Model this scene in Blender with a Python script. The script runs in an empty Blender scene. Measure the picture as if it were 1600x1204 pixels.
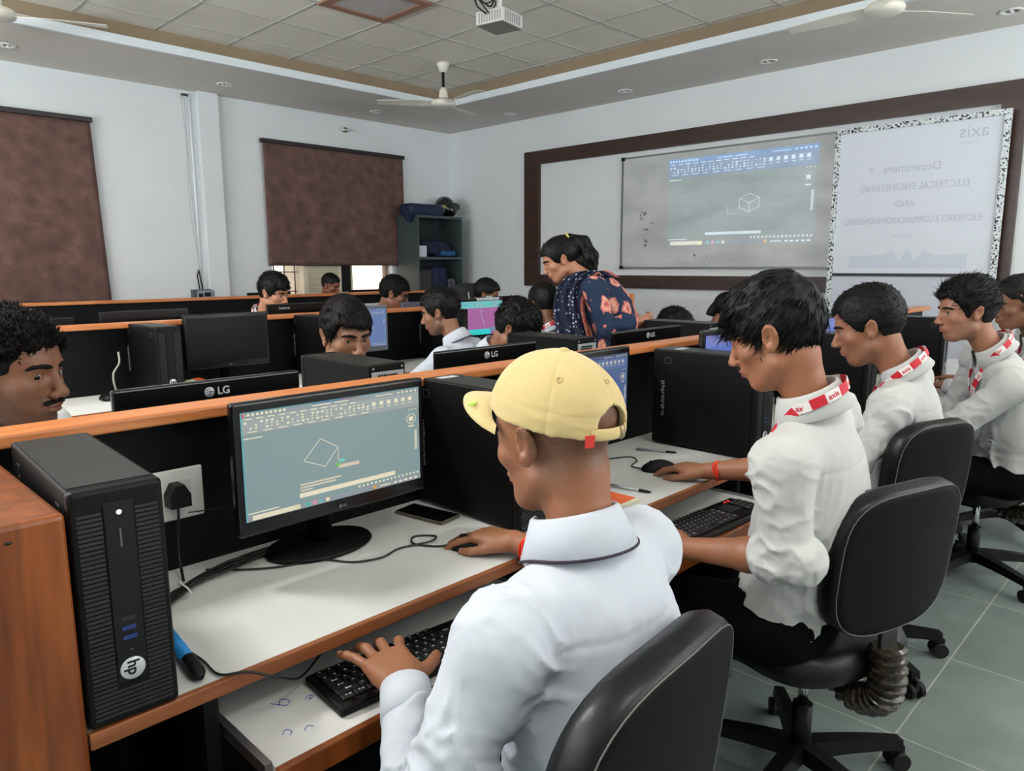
import bpy, bmesh, math, random
import numpy as np
import openvdb
from mathutils import Vector, Matrix, Euler

random.seed(7)
C = bpy.context.scene.collection
SC = bpy.context.scene
PI = math.pi

# ------------------------------------------------------------------ camera
CAM_H = 1.39
cam_d = bpy.data.cameras.new('camera')
cam = bpy.data.objects.new('camera', cam_d)
C.objects.link(cam)
SC.camera = cam
cam_d.sensor_width = 36.0
cam_d.sensor_fit = 'HORIZONTAL'
cam_d.lens = 1145.4 / 1600 * 36.0
cam_d.clip_start = 0.02
_p, _y, _r = math.radians(9.272), math.radians(44.372), math.radians(-0.167)
_F = Vector((math.cos(_p) * math.cos(_y), math.cos(_p) * math.sin(_y), -math.sin(_p)))
_R = Vector((math.sin(_y), -math.cos(_y), 0))
_U = _R.cross(_F)
_R2 = _R * math.cos(_r) + _U * math.sin(_r)
_U2 = -_R * math.sin(_r) + _U * math.cos(_r)
cam.matrix_world = Matrix(((_R2.x, _U2.x, -_F.x, 0), (_R2.y, _U2.y, -_F.y, 0), (_R2.z, _U2.z, -_F.z, CAM_H), (0, 0, 0, 1)))

# ------------------------------------------------------------------ world, exposure
SC.view_settings.view_transform = 'Standard'
SC.view_settings.look = 'None'
SC.view_settings.gamma = 1.0
SC.view_settings.use_curve_mapping = False
SC.view_settings.exposure = -0.35
W = bpy.data.worlds.new('sky'); SC.world = W; W.use_nodes = True
_n = W.node_tree.nodes; _n.clear()
_o = _n.new('ShaderNodeOutputWorld'); _b = _n.new('ShaderNodeBackground')
_b.inputs['Color'].default_value = (0.93, 0.97, 1.0, 1); _b.inputs['Strength'].default_value = 2.2
W.node_tree.links.new(_b.outputs[0], _o.inputs[0])

ROOM_X0, ROOM_X1, ROOM_Y0, ROOM_Y1 = -3.6, 6.615, -4.2, 7.6
SOFFIT, GRIDZ = 3.10, 3.265

def area_light(name, loc, target, sx, sy, power, col=(1, 1, 1)):
    d = bpy.data.lights.new(name, 'AREA'); d.shape = 'RECTANGLE'; d.size = sx; d.size_y = sy
    d.energy = power; d.color = col
    o = bpy.data.objects.new(name, d); C.objects.link(o)
    o.location = loc
    o.rotation_euler = (Vector(target) - Vector(loc)).to_track_quat('-Z', 'Y').to_euler()
    return o
# area lamps added in the unseen windows, tilted up as ceiling fill
DAY = (0.94, 0.98, 1.0)
WIN_R = ((1.6, 3.4), (4.2, 6.0))
for _a, _b in WIN_R:
    area_light('window_fill', ((_a + _b) / 2, ROOM_Y0 + 0.02, 1.75), ((_a + _b) / 2, ROOM_Y0 + .9, 6.2), 1.7, 1.6, 430, DAY)
WIN_B = ((1.2, 3.0), (4.2, 6.0))
for _a, _b in WIN_B:
    area_light('window_fill', (ROOM_X0 + 0.02, (_a + _b) / 2, 1.75), (ROOM_X0 + .9, (_a + _b) / 2, 6.2), 1.7, 1.6, 480, DAY)
# unseen ceiling panels: first matches the desk shadow, the others are added fill
PANELS = ((-0.38, 2.78), (-0.97, 5.12), (4.35, -0.73), (0.80, -0.73))
for _l in PANELS:
    area_light('unseen_panel_glow', (_l[0], _l[1], GRIDZ - 0.03), (_l[0], _l[1], 0), 0.56, 0.56, {2.78: 115, 5.12: 60, -0.73: 30}[_l[1]], (1.0, 0.985, 0.96))

# ------------------------------------------------------------------ colour and materials
def lin(c):
    return tuple(((v / 255) / 12.92 if v / 255 <= 0.04045 else ((v / 255 + 0.055) / 1.055) ** 2.4) for v in c)

_mats = {}
def mat(name, rgb, rough=0.5, metal=0.0, spec=0.5, noise=None, bump=None, emit=None, sss=None, sheen=None, coat=None):
    """noise=(scale, amount, second rgb or None); bump=(scale, strength, distance)"""
    if name in _mats: return _mats[name]
    m = bpy.data.materials.new(name); m.use_nodes = True
    nt = m.node_tree; b = nt.nodes['Principled BSDF']; L = nt.links
    c = (*lin(rgb), 1)
    b.inputs['Base Color'].default_value = c
    b.inputs['Roughness'].default_value = rough
    b.inputs['Metallic'].default_value = metal
    b.inputs['Specular IOR Level'].default_value = spec
    m.diffuse_color = c
    if coat: b.inputs['Coat Weight'].default_value = coat
    if sheen: b.inputs['Sheen Weight'].default_value = sheen
    if sss:
        b.inputs['Subsurface Weight'].default_value = sss
        b.inputs['Subsurface Radius'].default_value = (0.012, 0.004, 0.002)
        b.inputs['Subsurface Scale'].default_value = 1.0
    tc = nt.nodes.new('ShaderNodeTexCoord')
    if noise:
        n = nt.nodes.new('ShaderNodeTexNoise'); n.inputs['Scale'].default_value = noise[0]; n.inputs['Detail'].default_value = 5
        L.new(tc.outputs['Object'], n.inputs['Vector'])
        mx = nt.nodes.new('ShaderNodeMix'); mx.data_type = 'RGBA'
        rp = nt.nodes.new('ShaderNodeValToRGB'); rp.color_ramp.elements[0].position = 0.35; rp.color_ramp.elements[1].position = 0.68
        L.new(n.outputs['Fac'], rp.inputs[0]); L.new(rp.outputs[0], mx.inputs['Factor'])
        mx.inputs['A'].default_value = c
        s = lin(noise[2]) if len(noise) > 2 and noise[2] else tuple(v * (1 - noise[1]) for v in c[:3])
        mx.inputs['B'].default_value = (*s, 1)
        L.new(mx.outputs['Result'], b.inputs['Base Color'])
    if bump:
        n = nt.nodes.new('ShaderNodeTexNoise'); n.inputs['Scale'].default_value = bump[0]; n.inputs['Detail'].default_value = 4
        L.new(tc.outputs['Object'], n.inputs['Vector'])
        bp = nt.nodes.new('ShaderNodeBump'); bp.inputs['Strength'].default_value = bump[1]; bp.inputs['Distance'].default_value = bump[2]
        L.new(n.outputs['Fac'], bp.inputs['Height']); L.new(bp.outputs[0], b.inputs['Normal'])
    if emit:
        b.inputs['Emission Color'].default_value = (*lin(emit[0]), 1); b.inputs['Emission Strength'].default_value = emit[1]
    _mats[name] = m
    return m

def wood_mat(name, c1, c2, scale=(1, 14, 14), rough=0.35):
    if name in _mats: return _mats[name]
    m = bpy.data.materials.new(name); m.use_nodes = True
    nt = m.node_tree; b = nt.nodes['Principled BSDF']; L = nt.links
    tc = nt.nodes.new('ShaderNodeTexCoord'); mp = nt.nodes.new('ShaderNodeMapping'); mp.inputs['Scale'].default_value = scale
    n = nt.nodes.new('ShaderNodeTexNoise'); n.inputs['Scale'].default_value = 2.2; n.inputs['Detail'].default_value = 8; n.inputs['Distortion'].default_value = 1.2
    rp = nt.nodes.new('ShaderNodeValToRGB')
    rp.color_ramp.elements[0].position = 0.3; rp.color_ramp.elements[0].color = (*lin(c1), 1)
    rp.color_ramp.elements[1].position = 0.72; rp.color_ramp.elements[1].color = (*lin(c2), 1)
    L.new(tc.outputs['Object'], mp.inputs[0]); L.new(mp.outputs[0], n.inputs['Vector']); L.new(n.outputs['Fac'], rp.inputs[0])
    L.new(rp.outputs[0], b.inputs['Base Color'])
    b.inputs['Roughness'].default_value = rough
    m.diffuse_color = (*lin(c1), 1)
    _mats[name] = m
    return m

def cloth_mat(name, rgb, strength=.9):
    """woven cotton with soft creases in the relief"""
    m = mat(name, rgb, .9, spec=.2); nt = m.node_tree; L = nt.links; b = nt.nodes['Principled BSDF']
    tc = nt.nodes.new('ShaderNodeTexCoord'); mp = nt.nodes.new('ShaderNodeMapping'); mp.inputs['Scale'].default_value = (1.0, 1.0, .45)
    n = nt.nodes.new('ShaderNodeTexNoise'); n.noise_type = 'RIDGED_MULTIFRACTAL'; n.inputs['Scale'].default_value = 9; n.inputs['Detail'].default_value = 2.5; n.inputs['Distortion'].default_value = .7
    n2 = nt.nodes.new('ShaderNodeTexNoise'); n2.inputs['Scale'].default_value = 45; n2.inputs['Detail'].default_value = 3
    b1 = nt.nodes.new('ShaderNodeBump'); b1.inputs['Strength'].default_value = strength; b1.inputs['Distance'].default_value = .006
    b2 = nt.nodes.new('ShaderNodeBump'); b2.inputs['Strength'].default_value = .25; b2.inputs['Distance'].default_value = .002
    L.new(tc.outputs['Object'], mp.inputs[0]); L.new(mp.outputs[0], n.inputs['Vector']); L.new(tc.outputs['Object'], n2.inputs['Vector'])
    L.new(n.outputs['Fac'], b1.inputs['Height']); L.new(n2.outputs['Fac'], b2.inputs['Height']); L.new(b1.outputs[0], b2.inputs['Normal']); L.new(b2.outputs[0], b.inputs['Normal'])
    return m

M_wall = mat('wall_paint', (222, 226, 228), 0.75, noise=(1.3, 0.05), bump=(6, 0.15, 0.004))
M_soffit = mat('soffit_paint', (212, 206, 200), 0.8, noise=(1.0, 0.05))
M_lip = mat('cove_lip_paint', (225, 232, 236), 0.7)
M_tan = mat('cove_tan_paint', (150, 132, 108), 0.8, noise=(3, 0.15))
M_tbar = mat('ceiling_t_bar', (176, 174, 168), 0.5)
M_orange = wood_mat('orange_laminate', (178, 102, 52), (206, 132, 78), (1.2, 16, 16), 0.32)
M_wood = wood_mat('varnished_wood', (92, 44, 14), (146, 78, 32), (9, 9, 1.0), 0.3)
M_woodtop = wood_mat('desk_edge_wood', (120, 66, 34), (150, 90, 52), (1.2, 16, 16), 0.35)
M_panel = mat('black_laminate', (7, 8, 11), 0.5, spec=.16, noise=(2, 0.25))
M_desk = mat('white_laminate', (206, 206, 203), 0.38, noise=(3.5, 0.05))
M_frame = wood_mat('dark_brown_veneer', (44, 26, 22), (66, 42, 36), (6, 1, 6), 0.4)
M_black = mat('black_plastic', (7, 7, 8), 0.45, spec=.22, bump=(60, 0.05, 0.001))
M_blackm = mat('black_matt_plastic', (12, 12, 13), 0.6, spec=.3)
M_case = mat('black_case_steel', (7, 7, 8), 0.5, spec=.16, noise=(5, 0.3))
M_casetop = mat('grey_case_steel', (38, 39, 37), 0.38, spec=.5, noise=(7, 0.35))  # lighter and smoother than the case, used for the top covers
M_bezel = mat('glossy_black_bezel', (10, 10, 11), 0.18)
M_screenoff = mat('dark_screen_glass', (7, 8, 11), 0.35, spec=.18)
M_steel = mat('steel', (170, 172, 175), 0.3, 1.0)
M_chrome = mat('chrome', (205, 207, 210), 0.15, 1.0)
M_leather = mat('black_leatherette', (10, 11, 13), 0.38, spec=.36, bump=(70, 0.3, 0.002), noise=(5, 0.25))
M_leatherback = mat('black_chair_board', (7, 9, 9), 0.6, spec=.14)
M_stitch = mat('pale_seam_thread', (96, 96, 92), 0.8)
M_white = mat('white_plastic', (222, 222, 218), 0.4)
M_whiteboard = None
M_cable = mat('black_cable', (14, 14, 15), 0.45)
M_graycable = mat('grey_cable', (150, 148, 140), 0.5)
M_shirt = cloth_mat('white_shirt_cotton', (190, 195, 204))
M_shirt2 = cloth_mat('cream_white_shirt_cotton', (188, 189, 187))
M_trouser = mat('black_trouser_cloth', (8, 8, 10), 0.95, spec=.08)
M_red = mat('lanyard_red', (200, 28, 48), 0.6)
M_lanw = mat('lanyard_white', (232, 224, 222), 0.6)
M_redthread = mat('orange_red_thread', (222, 52, 28), 0.8)
M_hair = mat('black_hair', (7, 6, 6), 0.5, spec=.22, bump=(220, 0.35, 0.002))
M_hairb = mat('dark_brown_hair', (13, 10, 9), 0.55, spec=.14, bump=(220, 0.35, 0.002))
M_eye = mat('eye_white', (180, 172, 164), 0.2)
M_iris = mat('dark_iris', (22, 12, 8), 0.1)
M_navy = mat('navy_cloth', (22, 34, 62), 0.85, noise=(12, 0.3))

# ------------------------------------------------------------------ object helpers
def tag(o, label=None, cat=None, group=None, kind=None):
    if label: o['label'] = label
    if cat: o['category'] = cat
    if group: o['group'] = group
    if kind: o['kind'] = kind
    return o

def empty(name, loc=(0, 0, 0), rz=0.0, label=None, cat=None, group=None):
    o = bpy.data.objects.new(name, None); C.objects.link(o)
    o.location = loc; o.rotation_euler = (0, 0, rz); o.empty_display_size = 0.1
    return tag(o, label, cat, group)

def mesh_obj(name, me, mats=None, parent=None, loc=None, rot=None, smooth=False):
    o = bpy.data.objects.new(name, me); C.objects.link(o)
    if mats is not None:
        for m in (mats if isinstance(mats, (list, tuple)) else [mats]): me.materials.append(m)
    if parent is not None: o.parent = parent
    if loc is not None: o.location = loc
    if rot is not None: o.rotation_euler = rot
    if smooth: me.shade_smooth()
    return o

class MB:
    """collects shapes into ONE mesh; each shape may carry a material index"""
    def __init__(s): s.bm = bmesh.new()
    def _mark(s, geom_faces, mi, smooth=False):
        for f in geom_faces:
            f.material_index = mi; f.smooth = smooth
    def box(s, x0, x1, y0, y1, z0, z1, mi=0, bevel=0.0, seg=2, M=None, smooth=False):
        r = bmesh.ops.create_cube(s.bm, size=1.0)
        vs = r['verts']
        for v in vs:
            v.co = Vector(((x0 + x1) / 2 + v.co.x * (x1 - x0), (y0 + y1) / 2 + v.co.y * (y1 - y0), (z0 + z1) / 2 + v.co.z * (z1 - z0)))
        fs = set(f for v in vs for f in v.link_faces)
        if bevel > 0:
            es = set(e for v in vs for e in v.link_edges)
            rr = bmesh.ops.bevel(s.bm, geom=list(es) + list(vs), offset=bevel, segments=seg, profile=0.5, affect='EDGES')
            vs = set(v for f in rr['faces'] for v in f.verts) | set(v for v in vs if v.is_valid)
            fs = set(f for v in vs for f in v.link_faces)
        s._mark(fs, mi, smooth)
        if M is not None:
            for v in set(v for f in fs for v in f.verts): v.co = M @ v.co
        return s
    def tube(s, pts, r, n=8, mi=0, cap=True, smooth=True, flat=None):
        """sweep a circle (or flat=(w,t) ellipse) along points; r number or list"""
        P = [Vector(p) for p in pts]; m = len(P)
        rs = r if isinstance(r, (list, tuple)) else [r] * m
        t0 = (P[1] - P[0]).normalized()
        a = Vector((0, 0, 1)) if abs(t0.z) < 0.9 else Vector((1, 0, 0))
        u = t0.cross(a).normalized(); rings = []
        for i in range(m):
            t = (P[min(i + 1, m - 1)] - P[max(i - 1, 0)]).normalized()
            u = (u - t * u.dot(t)).normalized(); v = t.cross(u)
            ring = []
            for k in range(n):
                an = 2 * PI * k / n
                if flat: off = u * math.cos(an) * flat[0] + v * math.sin(an) * flat[1]
                else: off = (u * math.cos(an) + v * math.sin(an)) * rs[i]
                ring.append(s.bm.verts.new(P[i] + off))
            rings.append(ring)
        for i in range(m - 1):
            for k in range(n):
                f = s.bm.faces.new((rings[i][k], rings[i][(k + 1) % n], rings[i + 1][(k + 1) % n], rings[i + 1][k]))
                f.material_index = mi; f.smooth = smooth
        if cap:
            f = s.bm.faces.new(list(reversed(rings[0]))); f.material_index = mi
            f = s.bm.faces.new(rings[-1]); f.material_index = mi
        return s
    def lathe(s, prof, n=24, mi=0, M=None, smooth=True):
        """prof: list of (r, z); revolved round z"""
        rings = []
        for r, z in prof:
            if r < 1e-6: rings.append([s.bm.verts.new((0, 0, z))])
            else: rings.append([s.bm.verts.new((r * math.cos(2 * PI * k / n), r * math.sin(2 * PI * k / n), z)) for k in range(n)])
        nf = []
        for i in range(len(rings) - 1):
            a, b = rings[i], rings[i + 1]
            for k in range(n):
                k2 = (k + 1) % n
                if len(a) == 1 and len(b) == 1: continue
                if len(a) == 1: vs = (a[0], b[k2], b[k])
                elif len(b) == 1: vs = (a[k], a[k2], b[0])
                else: vs = (a[k], a[k2], b[k2], b[k])
                nf.append(s.bm.faces.new(vs))
        s._mark(nf, mi, smooth)
        if M is not None:
            for v in set(v for r in rings for v in r): v.co = M @ v.co
        return s
    def prism(s, poly, z0, z1, mi=0, M=None, smooth=False):
        a = [s.bm.verts.new((x, y, z0)) for x, y in poly]; b = [s.bm.verts.new((x, y, z1)) for x, y in poly]
        n = len(poly); fs = [s.bm.faces.new(list(reversed(a))), s.bm.faces.new(b)]
        for k in range(n): fs.append(s.bm.faces.new((a[k], a[(k + 1) % n], b[(k + 1) % n], b[k])))
        s._mark(fs, mi, smooth)
        if M is not None:
            for v in a + b: v.co = M @ v.co
        return s
    def quad(s, pts, mi=0):
        f = s.bm.faces.new([s.bm.verts.new(p) for p in pts]); f.material_index = mi
        return s
    def build(s, name, mats, parent=None, loc=None, rot=None):
        bmesh.ops.recalc_face_normals(s.bm, faces=s.bm.faces[:])
        me = bpy.data.meshes.new(name); s.bm.to_mesh(me); s.bm.free()
        return mesh_obj(name, me, mats, parent, loc, rot)

def copy_tree(o, parent=None):
    c = o.copy(); C.objects.link(c)
    if parent is not None: c.parent = parent
    for ch in list(o.children): copy_tree(ch, c)
    return c

def spline(pts, n=8):
    """Catmull-Rom through the points"""
    P = [np.array(p, float) for p in pts]; P = [2 * P[0] - P[1]] + P + [2 * P[-1] - P[-2]]
    out = []
    for i in range(1, len(P) - 2):
        for k in range(n):
            t = k / n; a, b, c, d = P[i - 1:i + 3]
            out.append(tuple(0.5 * (2 * b + (c - a) * t + (2 * a - 5 * b + 4 * c - d) * t * t + (3 * b - a - 3 * c + d) * t ** 3)))
    out.append(tuple(P[-2]))
    return out

def text_mesh(body, size, depth=0.0006, bold=False):
    cu = bpy.data.curves.new('txt', 'FONT'); cu.body = body; cu.size = size; cu.extrude = depth
    cu.align_x = 'CENTER'; cu.align_y = 'CENTER'
    if bold: cu.offset = size * 0.02
    o = bpy.data.objects.new('txt', cu)
    me = bpy.data.meshes.new_from_object(o)
    bpy.data.objects.remove(o); bpy.data.curves.remove(cu)
    return me

def text_into(mb, body, size, M, mi=0, depth=0.0006, bold=False):
    me = text_mesh(body, size, depth, bold)
    n0 = len(mb.bm.verts); f0 = len(mb.bm.faces)
    mb.bm.from_mesh(me); mb.bm.verts.ensure_lookup_table(); mb.bm.faces.ensure_lookup_table()
    for v in mb.bm.verts[n0:]: v.co = M @ v.co
    for f in mb.bm.faces[f0:]: f.material_index = mi
    bpy.data.meshes.remove(me)
# ================================================================== THE ROOM
def struct(name, mb, mats): return tag(mb.build(name, mats), kind='structure')

# floor: grey-green Kota stone slabs with pale joints
def floor_mat():
    m = bpy.data.materials.new('kota_stone_floor'); m.use_nodes = True
    nt = m.node_tree; b = nt.nodes['Principled BSDF']; L = nt.links
    tc = nt.nodes.new('ShaderNodeTexCoord'); mp = nt.nodes.new('ShaderNodeMapping'); mp.inputs['Location'].default_value = (0.17, 0.02, 0); mp.inputs['Rotation'].default_value = (0, 0, 0)
    br = nt.nodes.new('ShaderNodeTexBrick'); br.offset = 0.0; br.inputs['Scale'].default_value = 1.0
    br.inputs['Brick Width'].default_value = 0.60; br.inputs['Row Height'].default_value = 0.60; br.inputs['Mortar Size'].default_value = 0.0028
    br.inputs['Color1'].default_value = (*lin((112, 122, 118)), 1); br.inputs['Color2'].default_value = (*lin((122, 132, 128)), 1); br.inputs['Mortar'].default_value = (*lin((168, 170, 160)), 1)
    n = nt.nodes.new('ShaderNodeTexNoise'); n.inputs['Scale'].default_value = 5.5; n.inputs['Detail'].default_value = 9; n.inputs['Distortion'].default_value = 0.6
    mx = nt.nodes.new('ShaderNodeMix'); mx.data_type = 'RGBA'; mx.blend_type = 'MULTIPLY'; mx.inputs['Factor'].default_value = 0.55
    rp = nt.nodes.new('ShaderNodeValToRGB'); rp.color_ramp.elements[0].position = 0.3; rp.color_ramp.elements[0].color = (.62, .64, .63, 1); rp.color_ramp.elements[1].position = 0.7; rp.color_ramp.elements[1].color = (1, 1, 1, 1)
    L.new(tc.outputs['Object'], mp.inputs[0]); L.new(mp.outputs[0], br.inputs['Vector']); L.new(tc.outputs['Object'], n.inputs['Vector'])
    L.new(n.outputs['Fac'], rp.inputs[0]); L.new(br.outputs['Color'], mx.inputs['A']); L.new(rp.outputs[0], mx.inputs['B'])
    L.new(mx.outputs['Result'], b.inputs['Base Color']); b.inputs['Roughness'].default_value = 0.42
    return m
struct('floor', MB().box(ROOM_X0 - .2, ROOM_X1 + .2, ROOM_Y0 - .2, ROOM_Y1 + .2, -0.12, 0), floor_mat())

def wall_with_holes(name, axis, c0, c1, a0, a1, z1, holes, mats):
    """axis 'y': wall spans x a0..a1 with thickness y c0..c1; axis 'x' likewise. holes = (a, b, z0, z1)"""
    mb = MB(); hs = sorted(holes); cur = a0
    def bx(p, q, z_0, z_1):
        if q - p < 1e-4 or z_1 - z_0 < 1e-4: return
        if axis == 'y': mb.box(p, q, c0, c1, z_0, z_1)
        else: mb.box(c0, c1, p, q, z_0, z_1)
    for (p, q, z_0, z_1) in hs:
        bx(cur, p, 0, z1); bx(p, q, 0, z_0); bx(p, q, z_1, z1); cur = q
    bx(cur, a1, 0, z1)
    return struct(name, mb, mats)

T = 0.2
wall_with_holes('wall_left', 'y', ROOM_Y1, ROOM_Y1 + T, ROOM_X0 - T, ROOM_X1 + T, 3.4, [(0.55, 2.2, 1.0, 2.6), (4.0, 5.62, 1.0, 2.6)], M_wall)
wall_with_holes('wall_front', 'x', ROOM_X1, ROOM_X1 + T, ROOM_Y0 - T, ROOM_Y1 + T, 3.4, [], M_wall)
wall_with_holes('wall_right', 'y', ROOM_Y0 - T, ROOM_Y0, ROOM_X0 - T, ROOM_X1 + T, 3.4, [(a_, b_, .9, 2.6) for a_, b_ in WIN_R], M_wall)
wall_with_holes('wall_back', 'x', ROOM_X0 - T, ROOM_X0, ROOM_Y0 - T, ROOM_Y1 + T, 3.4, [(a_, b_, .9, 2.6) for a_, b_ in WIN_B], M_wall)

# windows of the right-hand wall, behind the camera
def glass_mat():
    m = bpy.data.materials.new('window_glass'); m.use_nodes = True
    nt = m.node_tree; nt.nodes.remove(nt.nodes['Principled BSDF'])
    t = nt.nodes.new('ShaderNodeBsdfTransparent'); g = nt.nodes.new('ShaderNodeBsdfGlossy'); g.inputs['Roughness'].default_value = 0.05
    mx = nt.nodes.new('ShaderNodeMixShader'); mx.inputs[0].default_value = 0.07
    o = nt.nodes['Material Output']
    nt.links.new(t.outputs[0], mx.inputs[1]); nt.links.new(g.outputs[0], mx.inputs[2]); nt.links.new(mx.outputs[0], o.inputs[0])
    return m
M_glass = glass_mat()
M_winframe = mat('window_frame_paint', (150, 128, 112), 0.5)
M_steelbar = mat('window_grille_paint', (92, 60, 56), 0.5)
def window(n, x0, x1, z0, z1, y, grille):
    mb = MB()
    w = 0.045
    mb.box(x0, x1, y - .03, y + .03, z0, z0 + w); mb.box(x0, x1, y - .03, y + .03, z1 - w, z1)
    mb.box(x0, x0 + w, y - .03, y + .03, z0 + w, z1 - w); mb.box(x1 - w, x1, y - .03, y + .03, z0 + w, z1 - w)
    xm = (x0 + x1) / 2
    mb.box(xm - .02, xm + .02, y - .028, y + .028, z0 + w, z1 - w)
    f = tag(mb.build('window_%d' % n, M_winframe), kind='structure')
    MB().box(x0 + w, xm - .02, y - .004, y + .004, z0 + w, z1 - w).build('pane', M_glass, f)
    if grille != 2: MB().box(xm + .02, x1 - w, y - .004, y + .004, z0 + w, z1 - w).build('pane', M_glass, f)
    if grille:
        g = MB()
        for k in range(7):
            zz = z0 + 0.1 + k * 0.22
            if zz < z1: g.box(x0 + .01, (x0 + x1) / 2 - .4, y + .05, y + .062, zz, zz + .012)
        for k in range(5):
            xx = x0 + 0.1 + k * 0.13
            if xx < (x0 + x1) / 2 - .3: g.box(xx, xx + .012, y + .05, y + .062, z0, z1)
        g.build('grille', M_steelbar, f)
    return f
window(1, 0.55, 2.2, 1.0, 2.6, ROOM_Y1 + .12, 0)
window(2, 4.0, 5.62, 1.0, 2.6, ROOM_Y1 + .12, 2)
for k_, (a_, b_) in enumerate(WIN_R): window(3 + k_, a_, b_, .9, 2.6, ROOM_Y0 - .12, 0)
for k_, (a_, b_) in enumerate(WIN_B):
    w_ = window(5 + k_, a_, b_, .9, 2.6, 0, 0); w_.rotation_euler = (0, 0, PI / 2); w_.location = (ROOM_X0 - .12, 0, 0)

# ceiling: suspended tile field inside a lower plaster soffit with a cove
CX0, CX1, CY0, CY1 = -2.5, 5.50, -3.1, 6.38       # soffit opening
RX0, RX1, RY0, RY1 = CX0 - .03, CX1 + .03, CY0 - .03, CY1 + .03     # recess walls behind the lip
def tile_mat():
    m = mat('ceiling_tile', (226, 221, 210), 0.9, noise=(1.1, 0.08), bump=(45, 0.35, 0.002))
    return m
struct('ceiling', MB().box(ROOM_X0 - T, ROOM_X1 + T, ROOM_Y0 - T, ROOM_Y1 + T, GRIDZ, GRIDZ + .1), tile_mat())
tb = MB()
gx = [3.065 + .592 * k for k in range(-11, 6)]; gy = [4.355 + .585 * k for k in range(-14, 5)]
for x in gx:
    if RX0 < x < RX1: tb.box(x - .007, x + .007, RY0, RY1, GRIDZ - .006, GRIDZ)
for y in gy:
    if RY0 < y < RY1: tb.box(RX0, RX1, y - .007, y + .007, GRIDZ - .0055, GRIDZ)
struct('trim_1', tb, M_tbar)
sf = MB()
sf.box(ROOM_X0, ROOM_X1, CY1, ROOM_Y1, SOFFIT, SOFFIT + .03); sf.box(ROOM_X0, ROOM_X1, ROOM_Y0, CY0, SOFFIT, SOFFIT + .03)
sf.box(CX1, ROOM_X1, CY0, CY1, SOFFIT, SOFFIT + .03); sf.box(ROOM_X0, CX0, CY0, CY1, SOFFIT, SOFFIT + .03)
struct('trim_2', sf, M_soffit)
lp = MB(); h = .062; t = .03
q = .002; lp.box(CX0 - t, CX1 + t, CY1 - q, CY1 + t, SOFFIT - .004, SOFFIT + h); lp.box(CX0 - t, CX1 + t, CY0 - t, CY0 + q, SOFFIT - .004, SOFFIT + h)
lp.box(CX1 - q, CX1 + t, CY0, CY1, SOFFIT - .004, SOFFIT + h); lp.box(CX0 - t, CX0 + q, CY0, CY1, SOFFIT - .004, SOFFIT + h)
struct('trim_3', lp, M_lip)
rc = MB()
rc.box(RX0, RX1, RY1, RY1 + .03, SOFFIT + .03, GRIDZ); rc.box(RX0, RX1, RY0 - .03, RY0, SOFFIT + .03, GRIDZ)
rc.box(RX1, RX1 + .03, RY0, RY1, SOFFIT + .03, GRIDZ); rc.box(RX0 - .03, RX0, RY0, RY1, SOFFIT + .03, GRIDZ)
struct('trim_4', rc, M_tan)

# panel light bodies in the tile field, out of view; most added as fill
M_diff = mat('panel_light_diffuser', (255, 252, 244), 0.5, emit=((255, 250, 238), 1.6))
for (x, y), w in zip(PANELS, ('over the left end of the desks', 'added as fill near the left window wall', 'added as fill over the right-hand aisle', 'added as fill behind the yellow-capped boy')):
    t_ = empty('unseen_ceiling_light', (x, y, GRIDZ), 0, 'square white panel light in the tiled ceiling ' + w, 'ceiling light', 'square ceiling panel lights')
    MB().box(-.3, .3, -.3, .3, -.022, 0, bevel=.003).build('frame', M_white, t_)
    MB().box(-.27, .27, -.27, .27, -.026, -.022).build('diffuser', M_diff, t_)

# pillar strip, conduit and small fittings on the left wall
struct('trim_5', MB().box(3.27, 3.47, ROOM_Y1 - .075, ROOM_Y1, 0, SOFFIT), M_wall)
cd = MB()
cd.tube([(3.205, 7.585, 1.15), (3.205, 7.585, 3.08)], .011, 8)
tag(cd.build('wall_conduit', M_lip), 'white vertical cable conduit running beside the wall pillar', 'conduit')
wr = MB()
for dx in (-.02, .012): wr.tube(spline([(3.15 + dx, 7.59, 3.06), (3.155 + dx * .3, 7.585, 2.6), (3.16 + dx, 7.585, 2.0), (3.19 + dx * .5, 7.58, 1.5), (3.21, 7.575, 1.15)], 6), .002, 5)
tag(wr.build('hanging_wire', mat('dull_wire', (176, 174, 168), .6)), 'thin wires hanging down the wall beside the pillar', 'wire')
hk = MB(); hk.tube([(3.15, 7.6, 3.06), (3.15, 7.55, 3.05), (3.17, 7.53, 3.04)], .012, 6)
tag(hk.build('wall_hook', M_blackm), 'small dark hook under the ceiling where the wires start', 'hook')
jb = empty('junction_box', (3.2, 7.56, 1.10), 0, 'small grey switch box on the wall above the far partition', 'switch box')
MB().box(-.11, .11, -.035, .04, -.05, .06, bevel=.005).build('box', mat('grey_box', (70, 78, 84), .5), jb)
MB().box(-.075, .1, -.04, -.035, -.04, .05).box(-.06, -.02, -.044, -.04, -.02, .02, 1).box(.0, .06, -.044, -.04, -.01, .03, 1).build('switch_plate', [mat('box_face', (140, 150, 156), .5), M_blackm], jb)
MB().tube([(-.03, 0, .06), (-.045, 0, .2), (-.025, 0, .26)], .006, 6).tube([(.0, 0, .06), (-.02, 0, .2), (-.028, 0, .26)], .006, 6).build('cord', M_blackm, jb)
lh = empty('lamp_holder', (4.98, ROOM_Y1, 2.945), 0, 'small brass lamp holder without a bulb above the curtained window', 'lamp holder')
MB().lathe([(0, -.05), (.02, -.05), (.022, -.03), (.03, 0)], 12, M=Matrix.Rotation(PI / 2, 4, 'X') @ Matrix.Translation((0, 0, -.0))).build('socket', mat('brass', (170, 140, 90), .4, .6), lh, loc=(0, -.05, 0))
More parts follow.
